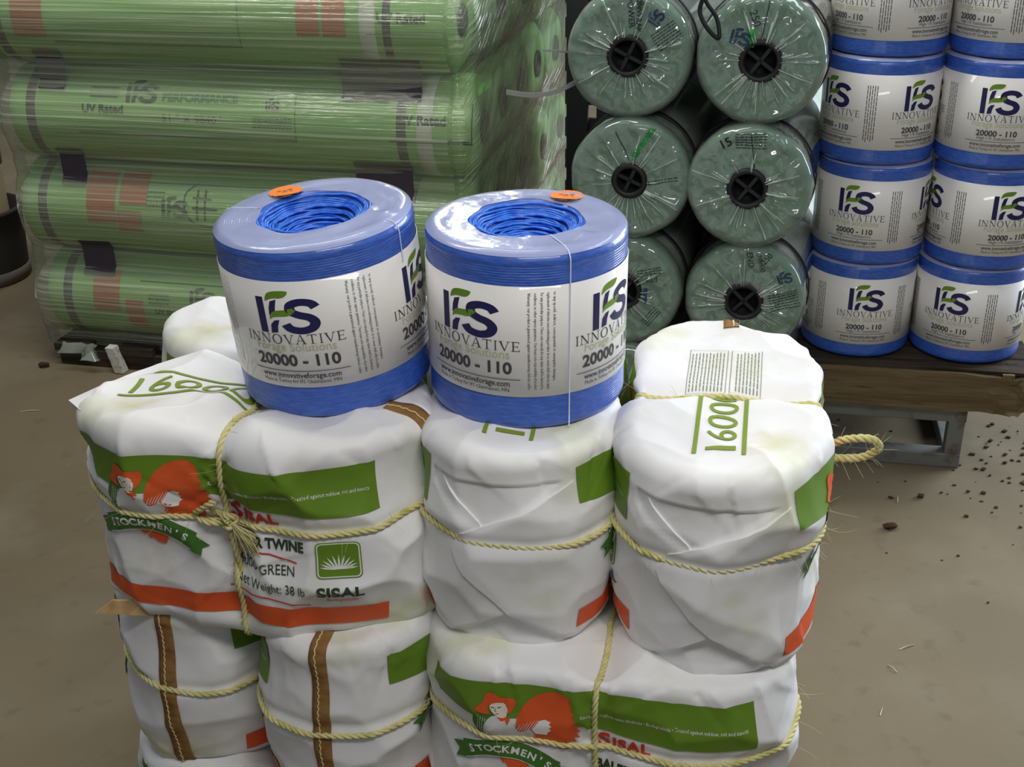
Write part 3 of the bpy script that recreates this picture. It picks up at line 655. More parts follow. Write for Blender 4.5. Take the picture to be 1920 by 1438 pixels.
def spool_meshes(z0, z1, extra, fine):
    M = {}
    n = 176 if fine else 56; R = SR; pr = [(.030, .03), (.030, .004), (.05, .001), (R - .012, .001)]
    pr += [(R - .012 + .012 * math.sin(a), .013 - .012 * math.cos(a)) for a in np.linspace(.3, PI / 2, 5)]
    pr += [(R, z) for z in np.arange(.016, SH - .016, .00062 if fine else .02)]
    pr += [(R - .014 + .014 * math.cos(a), SH - .014 + .014 * math.sin(a)) for a in np.linspace(0, PI / 2, 6)]
    pr += [(r, SH + .0004 * math.sin(r * 1800)) for r in np.linspace(R - .016, .08, 60 if fine else 6)]
    pr += [(.076, SH - .003), (.060, SH - .018), (.042, SH - .038), (.030, SH - .056), (.028, SH - .1), (.030, .03)]
    V, F = lathe(pr, n)
    if fine:
        an = np.arctan2(V[:, 1], V[:, 0]); rr = np.hypot(V[:, 0], V[:, 1]); m = (rr > R - .002) & (V[:, 2] > .014) & (V[:, 2] < SH - .015)
        d = np.where(m, .00075 * np.abs(np.sin(PI * (V[:, 2] / .0036 + an / (2 * PI)))) - .0009 + .0004 * vnoise(np.stack([an * 3, V[:, 2] * 60, 0 * an], 1)), 0)
        V[:, :2] *= (1 + d / np.maximum(rr, 1e-6))[:, None]
    M['twine_body'] = mesh(V, F, BLUE, 'twine_body')
    # strands coiling down into the hollow core
    o = []; rs = np.random.RandomState(2)
    for k in range(22 if fine else 6):
        u = k / (21 if fine else 5); a = np.linspace(0, 2 * PI, 72 if fine else 32, endpoint=False)
        rad = .077 - .049 * u ** .8; zc = SH - .002 - .050 * u ** 1.1
        ph = rs.uniform(0, 6)
        path = np.stack([(rad + .0012 * np.sin(a * 3 + ph)) * np.cos(a), (rad + .0012 * np.sin(a * 2 + ph)) * np.sin(a), zc + .0022 * np.sin(a + ph) + .0008 * np.sin(a * 7 + ph)], 1)
        o.append(tube(path, .0019 if fine else .005, 6, True))
    V, F, _ = join(o); M['inner_coil'] = mesh(V, F, BLUEIN, 'inner_coil')
    M['label'] = None
    V, F = lathe([(R + .0002, z0), (R + .0011, z0 + .0003), (R + .0011, z1 - .0003), (R + .0002, z1)], 120); M['label'] = mesh(V, F, LABEL, 'label')
    base = spool_label_print(z0, z1, extra) + fine_print(z0, z1, fine)
    V2, F2, M2, _ = refine(base, .008, None)
    parts = []
    for k in range(4):
        an = -PI / 2 + V2[:, 0] / R + k * PI / 2
        parts.append((np.stack([(R + .0016) * np.cos(an), (R + .0016) * np.sin(an), V2[:, 1]], 1), F2))
    V, F, _ = join(parts); M['lettering'] = mesh(V, F, [NAVY, LEAF, GREY, SAGE], 'lettering', np.tile(M2, 4), smooth=False)
    e = .0024
    n = 120; a = np.linspace(0, 2 * PI, n, endpoint=False); rows = []
    prof = [(R + e - .016 + .016 * math.cos(q), SH + .0015 - .016 + .016 * math.sin(q)) for q in np.linspace(.7, PI / 2, 6)] + [(r, SH + .0018) for r in np.linspace(R - .02, .079, 16)]
    for i, (r, z) in enumerate(prof):
        hole = np.clip((.105 - r) / .03, 0, 1) * (.004 * np.sin(a * 3 + 1) + .0025 * np.sin(a * 7))
        rr = r + hole; p = np.stack([rr * np.cos(a), rr * np.sin(a), np.full(n, z)], 1)
        p[:, 2] += .0012 * fbm(np.column_stack([a * 2.2, np.full(n, r * 40), 0 * a]), 2) * (i > 2)
        rows.append(p)
    V = np.stack(rows, 1).reshape(-1, 3); M['top_film'] = mesh(V, grid_faces(n, len(prof), wrap_u=True), FILM_TOP, 'top_film')
    return M
SP_F = spool_meshes(.053, .212, False, True)
SP_B = spool_meshes(.040, .220, True, False)
def make_spool(label, loc, axis, theta, M, group):
    """theta: how far the nearest label repeat is turned to the right of the camera"""
    x, y, z = loc; rz = math.atan2(-y, -x) + PI / 2 + math.radians(theta)
    q = Vector((0, 0, 1)).rotation_difference(Vector(axis).normalized()) @ Matrix.Rotation(rz, 3, 'Z').to_quaternion()
    root = thing('twine_spool', label, 'twine spool', loc, q.to_euler(), group)
    root['_rz'] = rz
    for k in ('twine_body', 'inner_coil', 'top_film'): obj(k, M[k], root)
    lb = obj('label', M['label'], root); obj('lettering', M['lettering'], lb)
    tag(lb, 'white paper label band with printed lettering')
    return root
def sticker(root, dx, dy, rot):
    rz = root['_rz']; c, s = math.cos(-rz), math.sin(-rz); x, y = (dx * c - dy * s) * SR, (dx * s + dy * c) * SR
    a = np.linspace(0, 2 * PI, 40, endpoint=False); r = .0245
    V = [(r * math.cos(t), r * math.sin(t), .0006 + .005 * max(0, -math.sin(t) - .45)) for t in a] + [(0, 0, .0006)]; F = [[i, (i + 1) % 40, 40] for i in range(40)]
    V2 = [(.9 * r * math.cos(t), -.004 + .9 * r * math.sin(t) * (1 if math.sin(t) < 0 else .2) - .006, .004) for t in np.linspace(PI * 1.08, PI * 1.92, 16)]
    V2 = V2 + [(p[0] * .98, p[1] + .008 * (1 - (p[0] / r) ** 2), .0016) for p in V2]; F2 = [[i, i + 1, i + 17, i + 16] for i in range(15)]
    dashes = [(np.array([(x0, y0, .0012), (x0 + l, y0 + .002, .0012), (x0 + l, y0 + .0038, .0012), (x0, y0 + .0018, .0012)]), [[0, 1, 2, 3]]) for x0, y0, l in ((-.012, .001, .006), (-.004, .0, .005), (.003, .003, .007), (-.006, -.006, .009), (.006, -.004, .004))]
    V, F, M = join([(V, F, 0), (V2, F2, 1)] + [(d[0], d[1], 2) for d in dashes])
    o = obj('orange_sticker', mesh(V, F, [STICK, STICKB, GREY], 'orange_sticker', M), root, (x, y, SH + .0022)); o.rotation_euler = (0, 0, rot - rz)
def seam(root, dirs, z_low, r_in=.08, rad=.0009):
    rz = root['_rz']; an = dirs - rz; e = .0034
    prof = [(r, SH + .0026) for r in np.linspace(r_in, SR - .014, 8)] + [(SR + e - .016 + .016 * math.cos(q), SH + .0015 - .016 + .016 * math.sin(q)) for q in np.linspace(PI / 2, 0, 8)] + [(SR + e, z) for z in np.linspace(SH - .03, z_low, 10)]
    path = [(r * math.cos(an), r * math.sin(an), z) for r, z in prof]
    obj('film_seam', mesh(*tube(path, rad, 5), SEAM, 'film_seam'), root)
GS = 'blue twine spools on top of the bales'
s1 = make_spool('blue twine spool leaning left on the knotted bale, sticker at its rear rim', (-.256, 1.660, .880), (-.07, -.05, .996), -21, SP_F, GS)
sticker(s1, -.36, .62, .25); seam(s1, math.atan2(-1.66, .256) + math.radians(52), .2, .125); seam(s1, math.radians(163), SH - .02)
s2 = make_spool('blue twine spool with glare on its film, standing upright at the centre of the stack', (.0225, 1.616, .8735), (.006, -.012, 1), -33.5, SP_F, GS)
sticker(s2, .43, .66, -.2); seam(s2, math.atan2(-1.616, -.0225) + math.radians(23), .004)
GB = 'blue twine spools on the weathered pallet'
rows_ = ('lowest', 'second lowest', 'third from the pallet', 'topmost')
for cn, cx, cy, th, jit in (('left', .9327, 3.0536, (9.7, -13.5, -47, -44), .004), ('right', 1.2105, 2.998, (-16, 25, 2, -35), .006)):
    for k in range(4):
        make_spool('blue twine spool, %s in the %s column on the weathered pallet' % (rows_[k], cn), (cx + jit * math.sin(k * 2.1), cy + jit * math.cos(k * 1.7), .300 + k * (SH + .0025)), (0, 0, 1), th[k], SP_B, GB)

# ------------------------------------------------------------------ background: timber, pallets
WOOD = mat('weathered_timber', (116, 102, 74), .85, .2, noise=[((96, 80, 56), (3, 40, 40), .38, .66), ((70, 56, 40), (9, 120, 120), .58, .74)], bump=((8, 140, 140), .6, .004))
DKWOOD = mat('dark_dirty_timber', (72, 62, 50), .9, .15, noise=((44, 37, 30), (5, 50, 50), .4, .62), bump=((8, 120, 120), .6, .004))
STEEL = mat('galvanised_steel', (128, 130, 126), .5, .4, metal=.4, noise=((104, 92, 80), (20, 20, 20), .56, .72))
def frame_obj(name, label, cat, loc, yaw, group=None): return thing(name, label, cat, loc, (0, 0, -yaw), group)
pt = frame_obj('timber_pallet', 'weathered timber pallet with broken beam end under the blue spool columns', 'pallet', (1.0, 2.86, 0), .2)
V, F = rough_box(-.62, .36, 0, .095, .185, .290, (70, 6, 8), .0022, 3)
k = np.clip((V[:, 0] - .20) / .14, 0, 1); V = V + (k ** 1.5)[:, None] * .020 * np.stack([fbm(V * 38, 3), fbm(V * 38 + 7, 3), fbm(V * 30 + 13, 3)], 1)
V[:, 2] -= .012 * k * (V[:, 2] > .27)
obj('front_beam', mesh(V, F, WOOD, 'front_beam', smooth=False), pt)
for i, (y0, y1) in enumerate(((.100, .225), (.232, .36), (.366, .49), (.497, .62))):
    V, F = rough_box(-.62, .34 - .02 * (i % 2), y0, y1, .270, .2985, (24, 3, 2), .0016, 20 + i); V[:, 2] = np.minimum(V[:, 2], .2988)
    obj('deck_plank', mesh(V, F, DKWOOD, 'deck_plank', smooth=False), pt)
V, F = rough_box(-.62, .33, .012, .098, .288, .2975, (30, 3, 2), .0012, 40); V[:, 2] = np.minimum(V[:, 2], .2988)
obj('deck_plank', mesh(V, F, DKWOOD, 'deck_plank', smooth=False), pt)
V, F = rough_box(-.62, .33, .53, .62, .185, .272, (24, 3, 3), .002, 50); obj('rear_beam', mesh(V, F, DKWOOD, 'rear_beam', smooth=False), pt)
R = np.random.RandomState(8)
for i in range(9):
    x, y, z = .24 + R.uniform(0, .12), R.uniform(.0, .09), .292 + R.uniform(-.004, .004); V, F = rough_box(-.014, .014, -.005, .005, -.004, .004, (4, 2, 2), .004, 60 + i)
    a = R.uniform(-.5, .5); V = V @ np.array([[math.cos(a), math.sin(a), 0], [-math.sin(a), math.cos(a), 0], [0, 0, 1]]) + [x, y, z]
    obj('splinter', mesh(V, F, WOOD if i % 2 else DKWOOD, 'splinter', smooth=False), pt)
fr = frame_obj('steel_stand', 'low galvanised steel stand under the weathered timber pallet', 'stand', (1.0, 2.86, 0), .2)
def bbox(name, par, m, *a, bev=.003):
    bm = bmesh.new(); V, F = box(*a); vs = [bm.verts.new(v) for v in V]
    for f in F: bm.faces.new([vs[i] for i in f])
    bmesh.ops.recalc_face_normals(bm, faces=bm.faces[:])
    bmesh.ops.bevel(bm, geom=bm.edges[:], offset=bev, segments=2, affect='EDGES', profile=.5)
    me = bpy.data.meshes.new(name); bm.to_mesh(me); bm.free(); me.materials.append(m)
    return obj(name, me, par)
for y0 in (.03, .52):
    bbox('top_rail', fr, STEEL, -.6, .192, y0, y0 + .045, .137, .183)
    bbox('foot_rail', fr, STEEL, -.6, .19, y0, y0 + .045, 0, .042)
    for x0 in (.148, -.6): bbox('post', fr, STEEL, x0, x0 + .042, y0 + .001, y0 + .043, .040, .139)
for x0 in (.150, -.598): bbox('side_rail', fr, STEEL, x0, x0 + .040, .073, .522, .002, .040); bbox('side_rail', fr, STEEL, x0, x0 + .040, .073, .522, .139, .181)

# ------------------------------------------------------------------ net wrap rolls standing end on
ENDG = mat('green_net_end', (74, 122, 86), .7, .25, noise=((56, 98, 70), (30, 30, 30), .4, .65), bump=((160, 160, 160), .6, .003))
SLEEVE = mat('pale_film_sleeve', (196, 206, 196), .35, .5, noise=((168, 186, 170), (5, 20, 20), .4, .65))
BLACKP = mat('black_plastic', (26, 27, 29), .5, .4)
BLKCORD = mat('black_strap', (20, 22, 22), .55, .35)
FILM_END = film('roll_end_film', .17, 1.9, .09, white=(226, 234, 226))
FILM_GLINT = film('roll_end_film_glint', .5, 1.2, .2, white=(232, 238, 232))  # whiter copy for wrinkle ridges, bright glints painted into the colour
PDARK = mat('print_blackish', (34, 46, 50), .6, .3); PVIVID = mat('print_vivid_green', (30, 150, 56), .55, .3); PNAVY2 = mat('print_slate', (44, 66, 92), .6, .3)
RR, RL = .1425, 1.25
def end_roll(label, loc, yaw, seed, prints, plug=.046):
    root = thing('net_wrap_roll', label, 'net roll', loc, (0, 0, -yaw), 'net wrap rolls seen from their ends')
    rs = np.random.RandomState(seed)
    pr = [(.040, .03), (.040, .002)] + [(r, .004 * math.sin((r - .04) / (RR - .06) * PI) - .002) for r in np.linspace(.045, RR - .022, 14)] + [(RR - .02 + .018 * math.sin(a), .018 - .018 * math.cos(a)) for a in np.linspace(.2, PI / 2, 6)] + [(RR - .002, .05), (RR - .002, RL - .01), (RR - .02, RL), (.02, RL)]
    V, F = lathe(pr, 72); V = V[:, [0, 2, 1]]
    nf = len(F); zz = V[F[:, 0], 1]
    obj('net_body', mesh(V, F, [ENDG, SLEEVE], 'net_body', (zz > .03).astype(int)), root)
    wr = [(rs.uniform(0, 2 * PI), rs.uniform(.003, .011), rs.uniform(.015, .075), rs.uniform(.2, 1.1)) for _ in range(30)]
    out_n = rs.uniform(0, 9)
    def fy(r, a):
        d = 0 * a
        for a0, am, wd, le in wr:
            dd = np.abs((a - a0 + PI) % (2 * PI) - PI); q = (r - .045) / (RR - .045)
            d = d + am * np.maximum(0, 1 - dd / (wd * (1 + q))) * np.clip(1.15 - q / max(le, .3), 0, 1)
        d = d + .005 * fbm(np.stack([r * 40 * np.cos(a) + out_n, r * 40 * np.sin(a), 0 * a + seed], -1), 2)
        return -.0115 - d
    a = np.linspace(0, 2 * PI, 288, endpoint=False)
    rows = []
    for r in np.linspace(.043, RR - .016, 26): rows.append(np.stack([r * np.cos(a), fy(np.full_like(a, r), a), r * np.sin(a)], 1))
    y_e = rows[-1][:, 1]
    for q in np.linspace(.15, 1, 7):
        an = q * PI / 2; r = RR - .016 + .019 * np.sin(an) + .0025 * fbm(np.stack([np.cos(a) * 3 + out_n, np.sin(a) * 3, 0 * a], 1), 2) * q
        rows.append(np.stack([r * np.cos(a), y_e * (1 - q) + .02 * q * q, r * np.sin(a)], 1))
    for y in (.06, .12, .25, .5):
        r = RR + .002 + .0015 * fbm(np.stack([np.cos(a) * 5 + out_n, np.sin(a) * 5, 0 * a + y * 9], 1), 2); rows.append(np.stack([r * np.cos(a), 0 * a + y, r * np.sin(a)], 1))
    V = np.stack(rows, 1).reshape(-1, 3)
    FG = grid_faces(288, len(rows), wrap_u=True); rr_ = np.hypot(V[FG, 0], V[FG, 2]).mean(1); aa_ = np.arctan2(V[FG, 2].mean(1), V[FG, 0].mean(1)); glint = np.zeros(len(FG), int)
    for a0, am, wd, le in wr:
        dd = np.abs((aa_ - a0 + PI) % (2 * PI) - PI); q = (rr_ - .045) / (RR - .045); glint |= ((dd < wd * .32 * (1.2 - q)) & (q < le * .85) & (am > .0035) & (V[FG, 1].mean(1) < 0)).astype(int)
    fl = obj('end_film', mesh(V, FG, [FILM_END, FILM_GLINT], 'end_film', glint), root)
    pl, pr_ = plug, plug - .013
    V, F = lathe([(.0, .022), (pr_, .022), (pr_, -.012), (pr_ + .003, -.016), (pl - .003, -.016), (pl, -.012), (pl, .03)], 40); V = V[:, [0, 2, 1]]
    pg = obj('core_plug', mesh(V, F, BLACKP, 'core_plug'), root)
    th = rs.uniform(.3, 1.2)
    for i in range(2):
        V, F = box(-pr_, pr_, -.006, .021, -.004, .004); an = th + i * PI / 2; c, s = math.cos(an), math.sin(an)
        obj('rib', mesh(V @ np.array([[c, 0, s], [0, 1, 0], [-s, 0, c]]), F, BLACKP, 'rib', smooth=False), pg)
    if prints:
        for mi, nm_, mt in ((0, 'lettering', PDARK), (1, 'green_lettering', PVIVID), (2, 'printed_logo', PNAVY2)):
            sub = [(p[0], p[1], 0) for p in prints if p[2] == mi]
            if not sub: continue
            V, F, M, _ = refine(sub, .012, .012); r, an = np.hypot(V[:, 0], V[:, 1]), np.arctan2(V[:, 1], V[:, 0])
            obj(nm_, mesh(np.stack([V[:, 0], fy(r, an % (2 * PI)) - .0014, V[:, 1]], 1), F, mt, nm_, smooth=False), fl)
    V, F = lathe([(RR + .0035, .085), (RR + .0065, .086), (RR + .0065, .099), (RR + .0035, .10), (RR + .0035, .085)], 72); V = V[:, [0, 2, 1]]
    obj('strap', mesh(V, F, BLKCORD, 'strap'), root)
    return root
def lines(x, y, n, ln, rot, gap=.0065, w_=.002, mi=0, seed=1):
    R = random.Random(seed); o = []
    for i in range(n):
        u = 0
        while u < ln:
            l = R.uniform(.004, .012); o.append(xf(rect(u, min(u + l, ln), -i * gap, -i * gap + w_, mi), x=x, y=y, rot=rot)); u += l + .002
    return o
def logo2(x, y, W, H, rot): return [xf(d, x=x, y=y, rot=rot) for d in ifs_logo(-W / 2, -H / 2, W, H, 2, 2)]
PTL = [text('POWER', .019, -.004, .128, mi=0, rot=-1.45, bold=.01), text('UNWRAP', .017, .018, .128, mi=0, rot=-1.55, bold=.01), text('x8', .024, .026, .10, mi=0, rot=1.1)] + logo2(.062, .088, .034, .034, 1.0) + lines(.052, .045, 7, .062, .62, seed=2)
PTR = [text('250', .024, -.03, .105, mi=0, rot=-1.2), stroke([(.0, .05), (.012, .13)], .0022, 0)] + logo2(-.045, .052, .045, .036, -.2) + [rect(-.026, -.016, .03, .07, 1)]
PML = [stroke([(.0, .05), (-.035, .115)], .0022, 0), text('PERFORMANCE', .02, .014, .052, mi=1, rot=1.02, bold=.03, width=.088)] + lines(.045, .0, 2, .07, .2, seed=4)
PMR = [text('15', .03, -.06, .09, mi=0, rot=.5, bold=.02)] + lines(-.035, .125, 6, .07, .05, seed=6) + [stroke([(.012, .05), (.0, .13)], .002, 0)]
PLL = lines(.035, .055, 3, .06, .25, seed=8) + [text('bad', .02, .06, .03, mi=0, rot=.1)] + [rect(.052, .062, -.022, .012, 2)] + lines(.05, -.075, 4, .055, .9, seed=9)
PLR = [text('END', .02, .0, .125, mi=0, rot=-1.4), text('UNWRAP', .017, .022, .125, mi=0, rot=-1.3, width=.05), text('250', .02, .044, .098, mi=0, rot=.9)] + logo2(.092, .07, .034, .03, .3) + lines(.056, .02, 7, .07, .3, seed=12)
RY = .28
for nm, x, y, pz in (('left', .284, 2.826, (None, PLL, PML, PTL)), ('right', .558, 2.742, (None, PLR, PMR, PTR))):
    for k, (z, lv) in enumerate(((.2545, 'bottom'), (.540, 'third from the top'), (.8255, 'second from the top'), (1.111, 'top'))):
        end_roll('film wrapped green net roll seen end on, %s of the %s column' % (lv, nm), (x + .006 * math.sin(k * 3 + x * 9), y + .01 * math.sin(k * 2.3), z), RY, 100 + k + int(x * 100), pz[k], .048 if (nm, k) != ('left', 2) else .042)
rp = frame_obj('roll_pallet', 'dark wooden pallet under the end on net rolls', 'pallet', (.425, 2.78, 0), RY)
for i in range(7):
    V, F = rough_box(-.34, .34, .0 + .18 * i, .12 + .18 * i, .085, .108, (10, 3, 2), .0012, 70 + i); V[:, 2] = np.minimum(V[:, 2], .1095); obj('deck_plank', mesh(V, F, DKWOOD, 'deck_plank', smooth=False), rp)
for i in range(3):
    V, F = rough_box(-.33 + .29 * i, -.25 + .29 * i, .0, 1.2, 0.002, .086, (3, 16, 3), .001, 80 + i); V[:, 2] = np.maximum(V[:, 2], 0); obj('stringer', mesh(V, F, DKWOOD, 'stringer', smooth=False), rp)
# dark slatted plastic panel standing behind the end on rolls
sp = frame_obj('slatted_panel', 'dark slatted plastic panel standing behind the end on net rolls', 'panel', (.80, 4.02, 0), RY)
BLK2 = mat('dark_grey_plastic', (44, 46, 48), .6, .3)
for i in range(12): bbox('upright_slat', sp, BLK2, -.62 + .105 * i, -.545 + .105 * i, .0, .02, 0, 1.42)
for i in range(13): bbox('cross_slat', sp, BLK2, -.63, .62, .022, .036, .01 + .112 * i, .078 + .112 * i)
# loose black cord hanging between the upper two rolls
def cord(label, pts, r, name='loose_strap', m=BLKCORD):
    o = obj(name, mesh(*tube(catmull(pts, 10), r, 6), m, name)); tag(o, label, 'strap'); return o
cord('loose black cord looping between the top two end on rolls', [(.40, 2.80, 1.30), (.425, 2.72, 1.268), (.418, 2.71, 1.225), (.435, 2.70, 1.19), (.46, 2.70, 1.17), (.455, 2.71, 1.21), (.43, 2.72, 1.25), (.45, 2.76, 1.285), (.52, 2.80, 1.305)], .005)

# ------------------------------------------------------------------ stretch wrapped stack of net rolls lying sideways
NETG = mat('green_net_roll', (146, 190, 112), .6, .3, noise=((116, 168, 90), (2, 26, 26), .38, .64), bump=((40, 300, 300), .4, .002))
BAND = mat('charcoal_band', (64, 60, 66), .6, .3); WBAND = mat('pale_band', (200, 204, 186), .5, .3)
BLOCK = mat('print_brick_red', (172, 96, 66), .6, .3); MARK = mat('marker_black', (26, 26, 26), .7, .2)
SGREEN = mat('print_stack_green', (52, 124, 66), .6, .3); SGREY = mat('print_stack_grey', (36, 52, 50), .6, .3)
SO, SYAW, ZB = (-.7, 3.45, 0), .235, .078
X0, X1, SRr = -.84, .60, .1445
def wpos(x, y, z): return (SO[0] + x * math.cos(SYAW) + y * math.sin(SYAW), SO[1] - x * math.sin(SYAW) + y * math.cos(SYAW), z)
def side_cyl(prof, n=64):
    V, F = lathe(prof, n); return V[:, [2, 0, 1]], F
V, F = side_cyl([(.03, X0 + .03), (.04, X0 + .004), (SRr - .03, X0), (SRr - .004, X0 + .02), (SRr, X0 + .05)] + [(SRr, x) for x in np.linspace(X0 + .08, X1 - .08, 16)] + [(SRr, X1 - .05), (SRr - .004, X1 - .02), (SRr - .03, X1), (.04, X1 - .004), (.03, X1 - .03)])
ROLLM = mesh(V, F, NETG, 'roll_body')
V, F = side_cyl([(.0, X1 - .02), (.034, X1 - .02), (.034, X1 + .004), (.045, X1 + .004), (.045, X1 - .02)], 32); PLUGM = mesh(V, F, BLACKP, 'core_plug')
def bandm(x0, x1, m): V, F = side_cyl([(SRr, x0), (SRr + .0012, x0 + .0005), (SRr + .0012, x1 - .0005), (SRr, x1)]); return mesh(V, F, m, 'band')
def roll_print(parts, mats):
    V, F, M, _ = refine(parts, None, .012); an = V[:, 1] / SRr + .30
    r = SRr + .002
    return mesh(np.stack([V[:, 0], -r * np.cos(an), r * np.sin(an)], 1), F, mats, 'printing', M, smooth=False)
PM = [SGREY, SGREEN, BLOCK, MARK]
def box_lines(x0, x1, y0, y1): return [rect(x0, x1, y0, y0 + .0025, 0), rect(x0, x1, y0 + .006, y0 + .0078, 0), rect(x1 - .002, x1, y0, y1, 0)]
def glogo(x, y, W, H): return ifs_logo(x, y, W, H, 0, 0)
ROWP = {
 3: [text('UV Rated', .035, .40, -.03, mi=0, bold=.03)] + box_lines(-.58, .0, -.11, .02) + [rect(.17, .235, -.07, .12, 2), rect(.245, .31, -.07, .12, 2), rect(-.70, -.60, -.09, .1, 2)] + lines(.37, -.062, 1, .2, 0),
 2: [text('UV Rated', .034, -.58, -.012, mi=0, bold=.03), text('PERFORMANCE', .034, -.325, .028, mi=1, bold=.04, width=.235), text('51 " X 9840 \'', .032, -.325, -.032, mi=0, width=.185),
     text('UV Rated', .036, .385, -.012, mi=0, bold=.03)] + glogo(-.44, .02, .098, .07) + glogo(-.005, .01, .042, .034) + box_lines(-.60, .085, -.075, .06) + box_lines(.36, .60, -.062, .05) + lines(-.045, -.012, 4, .12, 0, .009, .003) + lines(-.555, .06, 3, .09, 0, .014, .004),
 1: [rect(-.60, -.505, -.06, .11, 2), rect(-.49, -.40, -.0, .11, 2), rect(-.50, -.42, -.085, -.02, 2)] + glogo(-.35, -.03, .085, .062) + lines(-.40, .04, 4, .06, 0, .014, .004) +
    [stroke([(-.25, .03), (-.19, .028)], .006, 3), stroke([(-.25, -.0), (-.17, -.002)], .006, 3), stroke([(-.235, .055), (-.235, -.035)], .006, 3), stroke([(-.21, .055), (-.21, -.035)], .006, 3),
     stroke(catmull([(-.24, .075), (-.275, .04), (-.27, -.02), (-.23, -.05), (-.16, -.05), (-.12, -.02)], 8), .004, 3)] + lines(-.50, -.07, 1, .15, 0) + box_lines(-.4, .0, .07, .08)[:1],
 0: [rect(-.66, -.57, -.06, .07, 2), rect(-.55, -.49, -.12, -.02, 2)] + glogo(-.33, -.03, .085, .062) + lines(-.47, .0, 3, .07, 0, .014, .004) + [text('UV Rated', .024, -.45, -.06, mi=0, bold=.04)] + box_lines(-.5, -.1, .04, .06)[:1],
}
ROWN = ('bottom', 'third', 'second', 'top')
DB = (bandm(X0 + .075, X0 + .105, BAND), bandm(X1 - .185, X1 - .162, BAND)); WB = (bandm(X1 - .25, X1 - .205, WBAND), bandm(X1 - .16, X1 - .115, WBAND), bandm(X1 - .258, X1 - .236, BAND), bandm(X1 - .218, X1 - .19, BAND))
for k in range(4):
    for c in range(5):
        z = ZB + SRr + k * (2 * SRr + .001); y = SRr + .006 + c * (2 * SRr + .002)
        lab = 'green net roll lying sideways, front of the %s row in the stretch wrapped stack' % ROWN[k] if c == 0 else 'green net roll behind film, %s row, %s from the front' % (ROWN[k], ('', 'second', 'third', 'fourth', 'fifth')[c])
        sh = (.03, .0, .02, -.035)[k] * (c == 0) + (c > 0) * .012 * math.sin(k * 4 + c)
        rt = thing('net_wrap_roll', lab, 'net roll', wpos(sh, y, z), (0, 0, -SYAW), 'net rolls lying in the stretch wrapped stack')
        bd = obj('roll_body', ROLLM, rt); obj('core_plug', PLUGM, rt)
        if c == 0:
            obj('band', DB[0], rt)
            for b_ in ((WB[1], WB[3]) if k in (2, 0) else (WB[0], DB[1])): obj('band', b_, rt)
            for mi, nm_ in ((0, 'lettering'), (1, 'green_lettering'), (3, 'marker_scribble')):
                sub = [(p[0], p[1], 0) for p in ROWP[k] if p[2] == mi]
                if sub: obj(nm_, roll_print(sub, [PM[mi]]), bd)
            for p in ROWP[k]:
                if p[2] == 2: obj('printed_block', roll_print([(p[0], p[1], 0)], [PM[2]]), bd)
PATCHM = mat('dark_purple_grey', (76, 68, 76), .8, .2)  # dark purple-grey pieces set into the valleys between rolls
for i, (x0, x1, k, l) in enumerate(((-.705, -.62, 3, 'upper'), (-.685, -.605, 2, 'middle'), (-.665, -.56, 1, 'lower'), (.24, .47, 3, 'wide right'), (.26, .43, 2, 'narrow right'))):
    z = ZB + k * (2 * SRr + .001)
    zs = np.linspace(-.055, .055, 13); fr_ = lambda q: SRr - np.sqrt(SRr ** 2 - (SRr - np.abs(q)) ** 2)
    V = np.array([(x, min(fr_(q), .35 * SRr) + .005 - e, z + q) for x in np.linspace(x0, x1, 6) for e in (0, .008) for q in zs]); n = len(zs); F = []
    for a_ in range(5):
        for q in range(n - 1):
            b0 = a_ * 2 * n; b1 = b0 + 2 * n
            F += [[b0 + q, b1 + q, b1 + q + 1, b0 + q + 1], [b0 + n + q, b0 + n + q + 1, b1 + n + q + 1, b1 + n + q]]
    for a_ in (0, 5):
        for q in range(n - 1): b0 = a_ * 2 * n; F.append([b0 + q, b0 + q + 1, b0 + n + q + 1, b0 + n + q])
    o = obj('valley_patch', mesh(V, F, PATCHM, 'valley_patch', smooth=False)); o.location = wpos(0, 0, 0); o.rotation_euler = (0, 0, -SYAW)
    tag(o, '%s dark patch in a valley between the wrapped rolls' % l, 'spacer', 'dark valley patches')
# the film itself
FILM_ST = film('stretch_film', .18, 1.9, .12, white=(216, 226, 192), streak=(1.3, 95, 1), smax=.62, gloss=.8)
hx0, hx1, hy0, hy1, rc = X0 - .025, X1 + .035, -.004, 10 * SRr + .03, .07
per = []
for cx, cy, a0 in ((hx1 - rc, hy0 + rc, -90), (hx1 - rc, hy1 - rc, 0), (hx0 + rc, hy1 - rc, 90), (hx0 + rc, hy0 + rc, 180)):
    for q in np.linspace(0, 90, 10): a = math.radians(a0 + q); per.append((cx + rc * math.cos(a), cy + rc * math.sin(a), math.cos(a), math.sin(a)))
per = np.array(per); loop = np.concatenate([per, per[:1]]); d = np.concatenate([[0], np.cumsum(np.hypot(*np.diff(loop[:, :2], axis=0).T))])
ns, nz = 420, 150; sv = np.linspace(0, d[-1], ns, endpoint=False)
PX, PY, NX, NY = [np.interp(sv, d, loop[:, i]) for i in range(4)]
zv = np.linspace(.055, ZB + 8 * SRr + .02, nz)
dz = ((zv - ZB) % (2 * SRr + .001)) - SRr; prof = np.maximum(np.sqrt(np.maximum(SRr ** 2 - dz ** 2, 0)), .64 * SRr); prof[zv < ZB] = .6 * SRr
ins = (SRr - prof); V = np.zeros((ns, nz, 3))
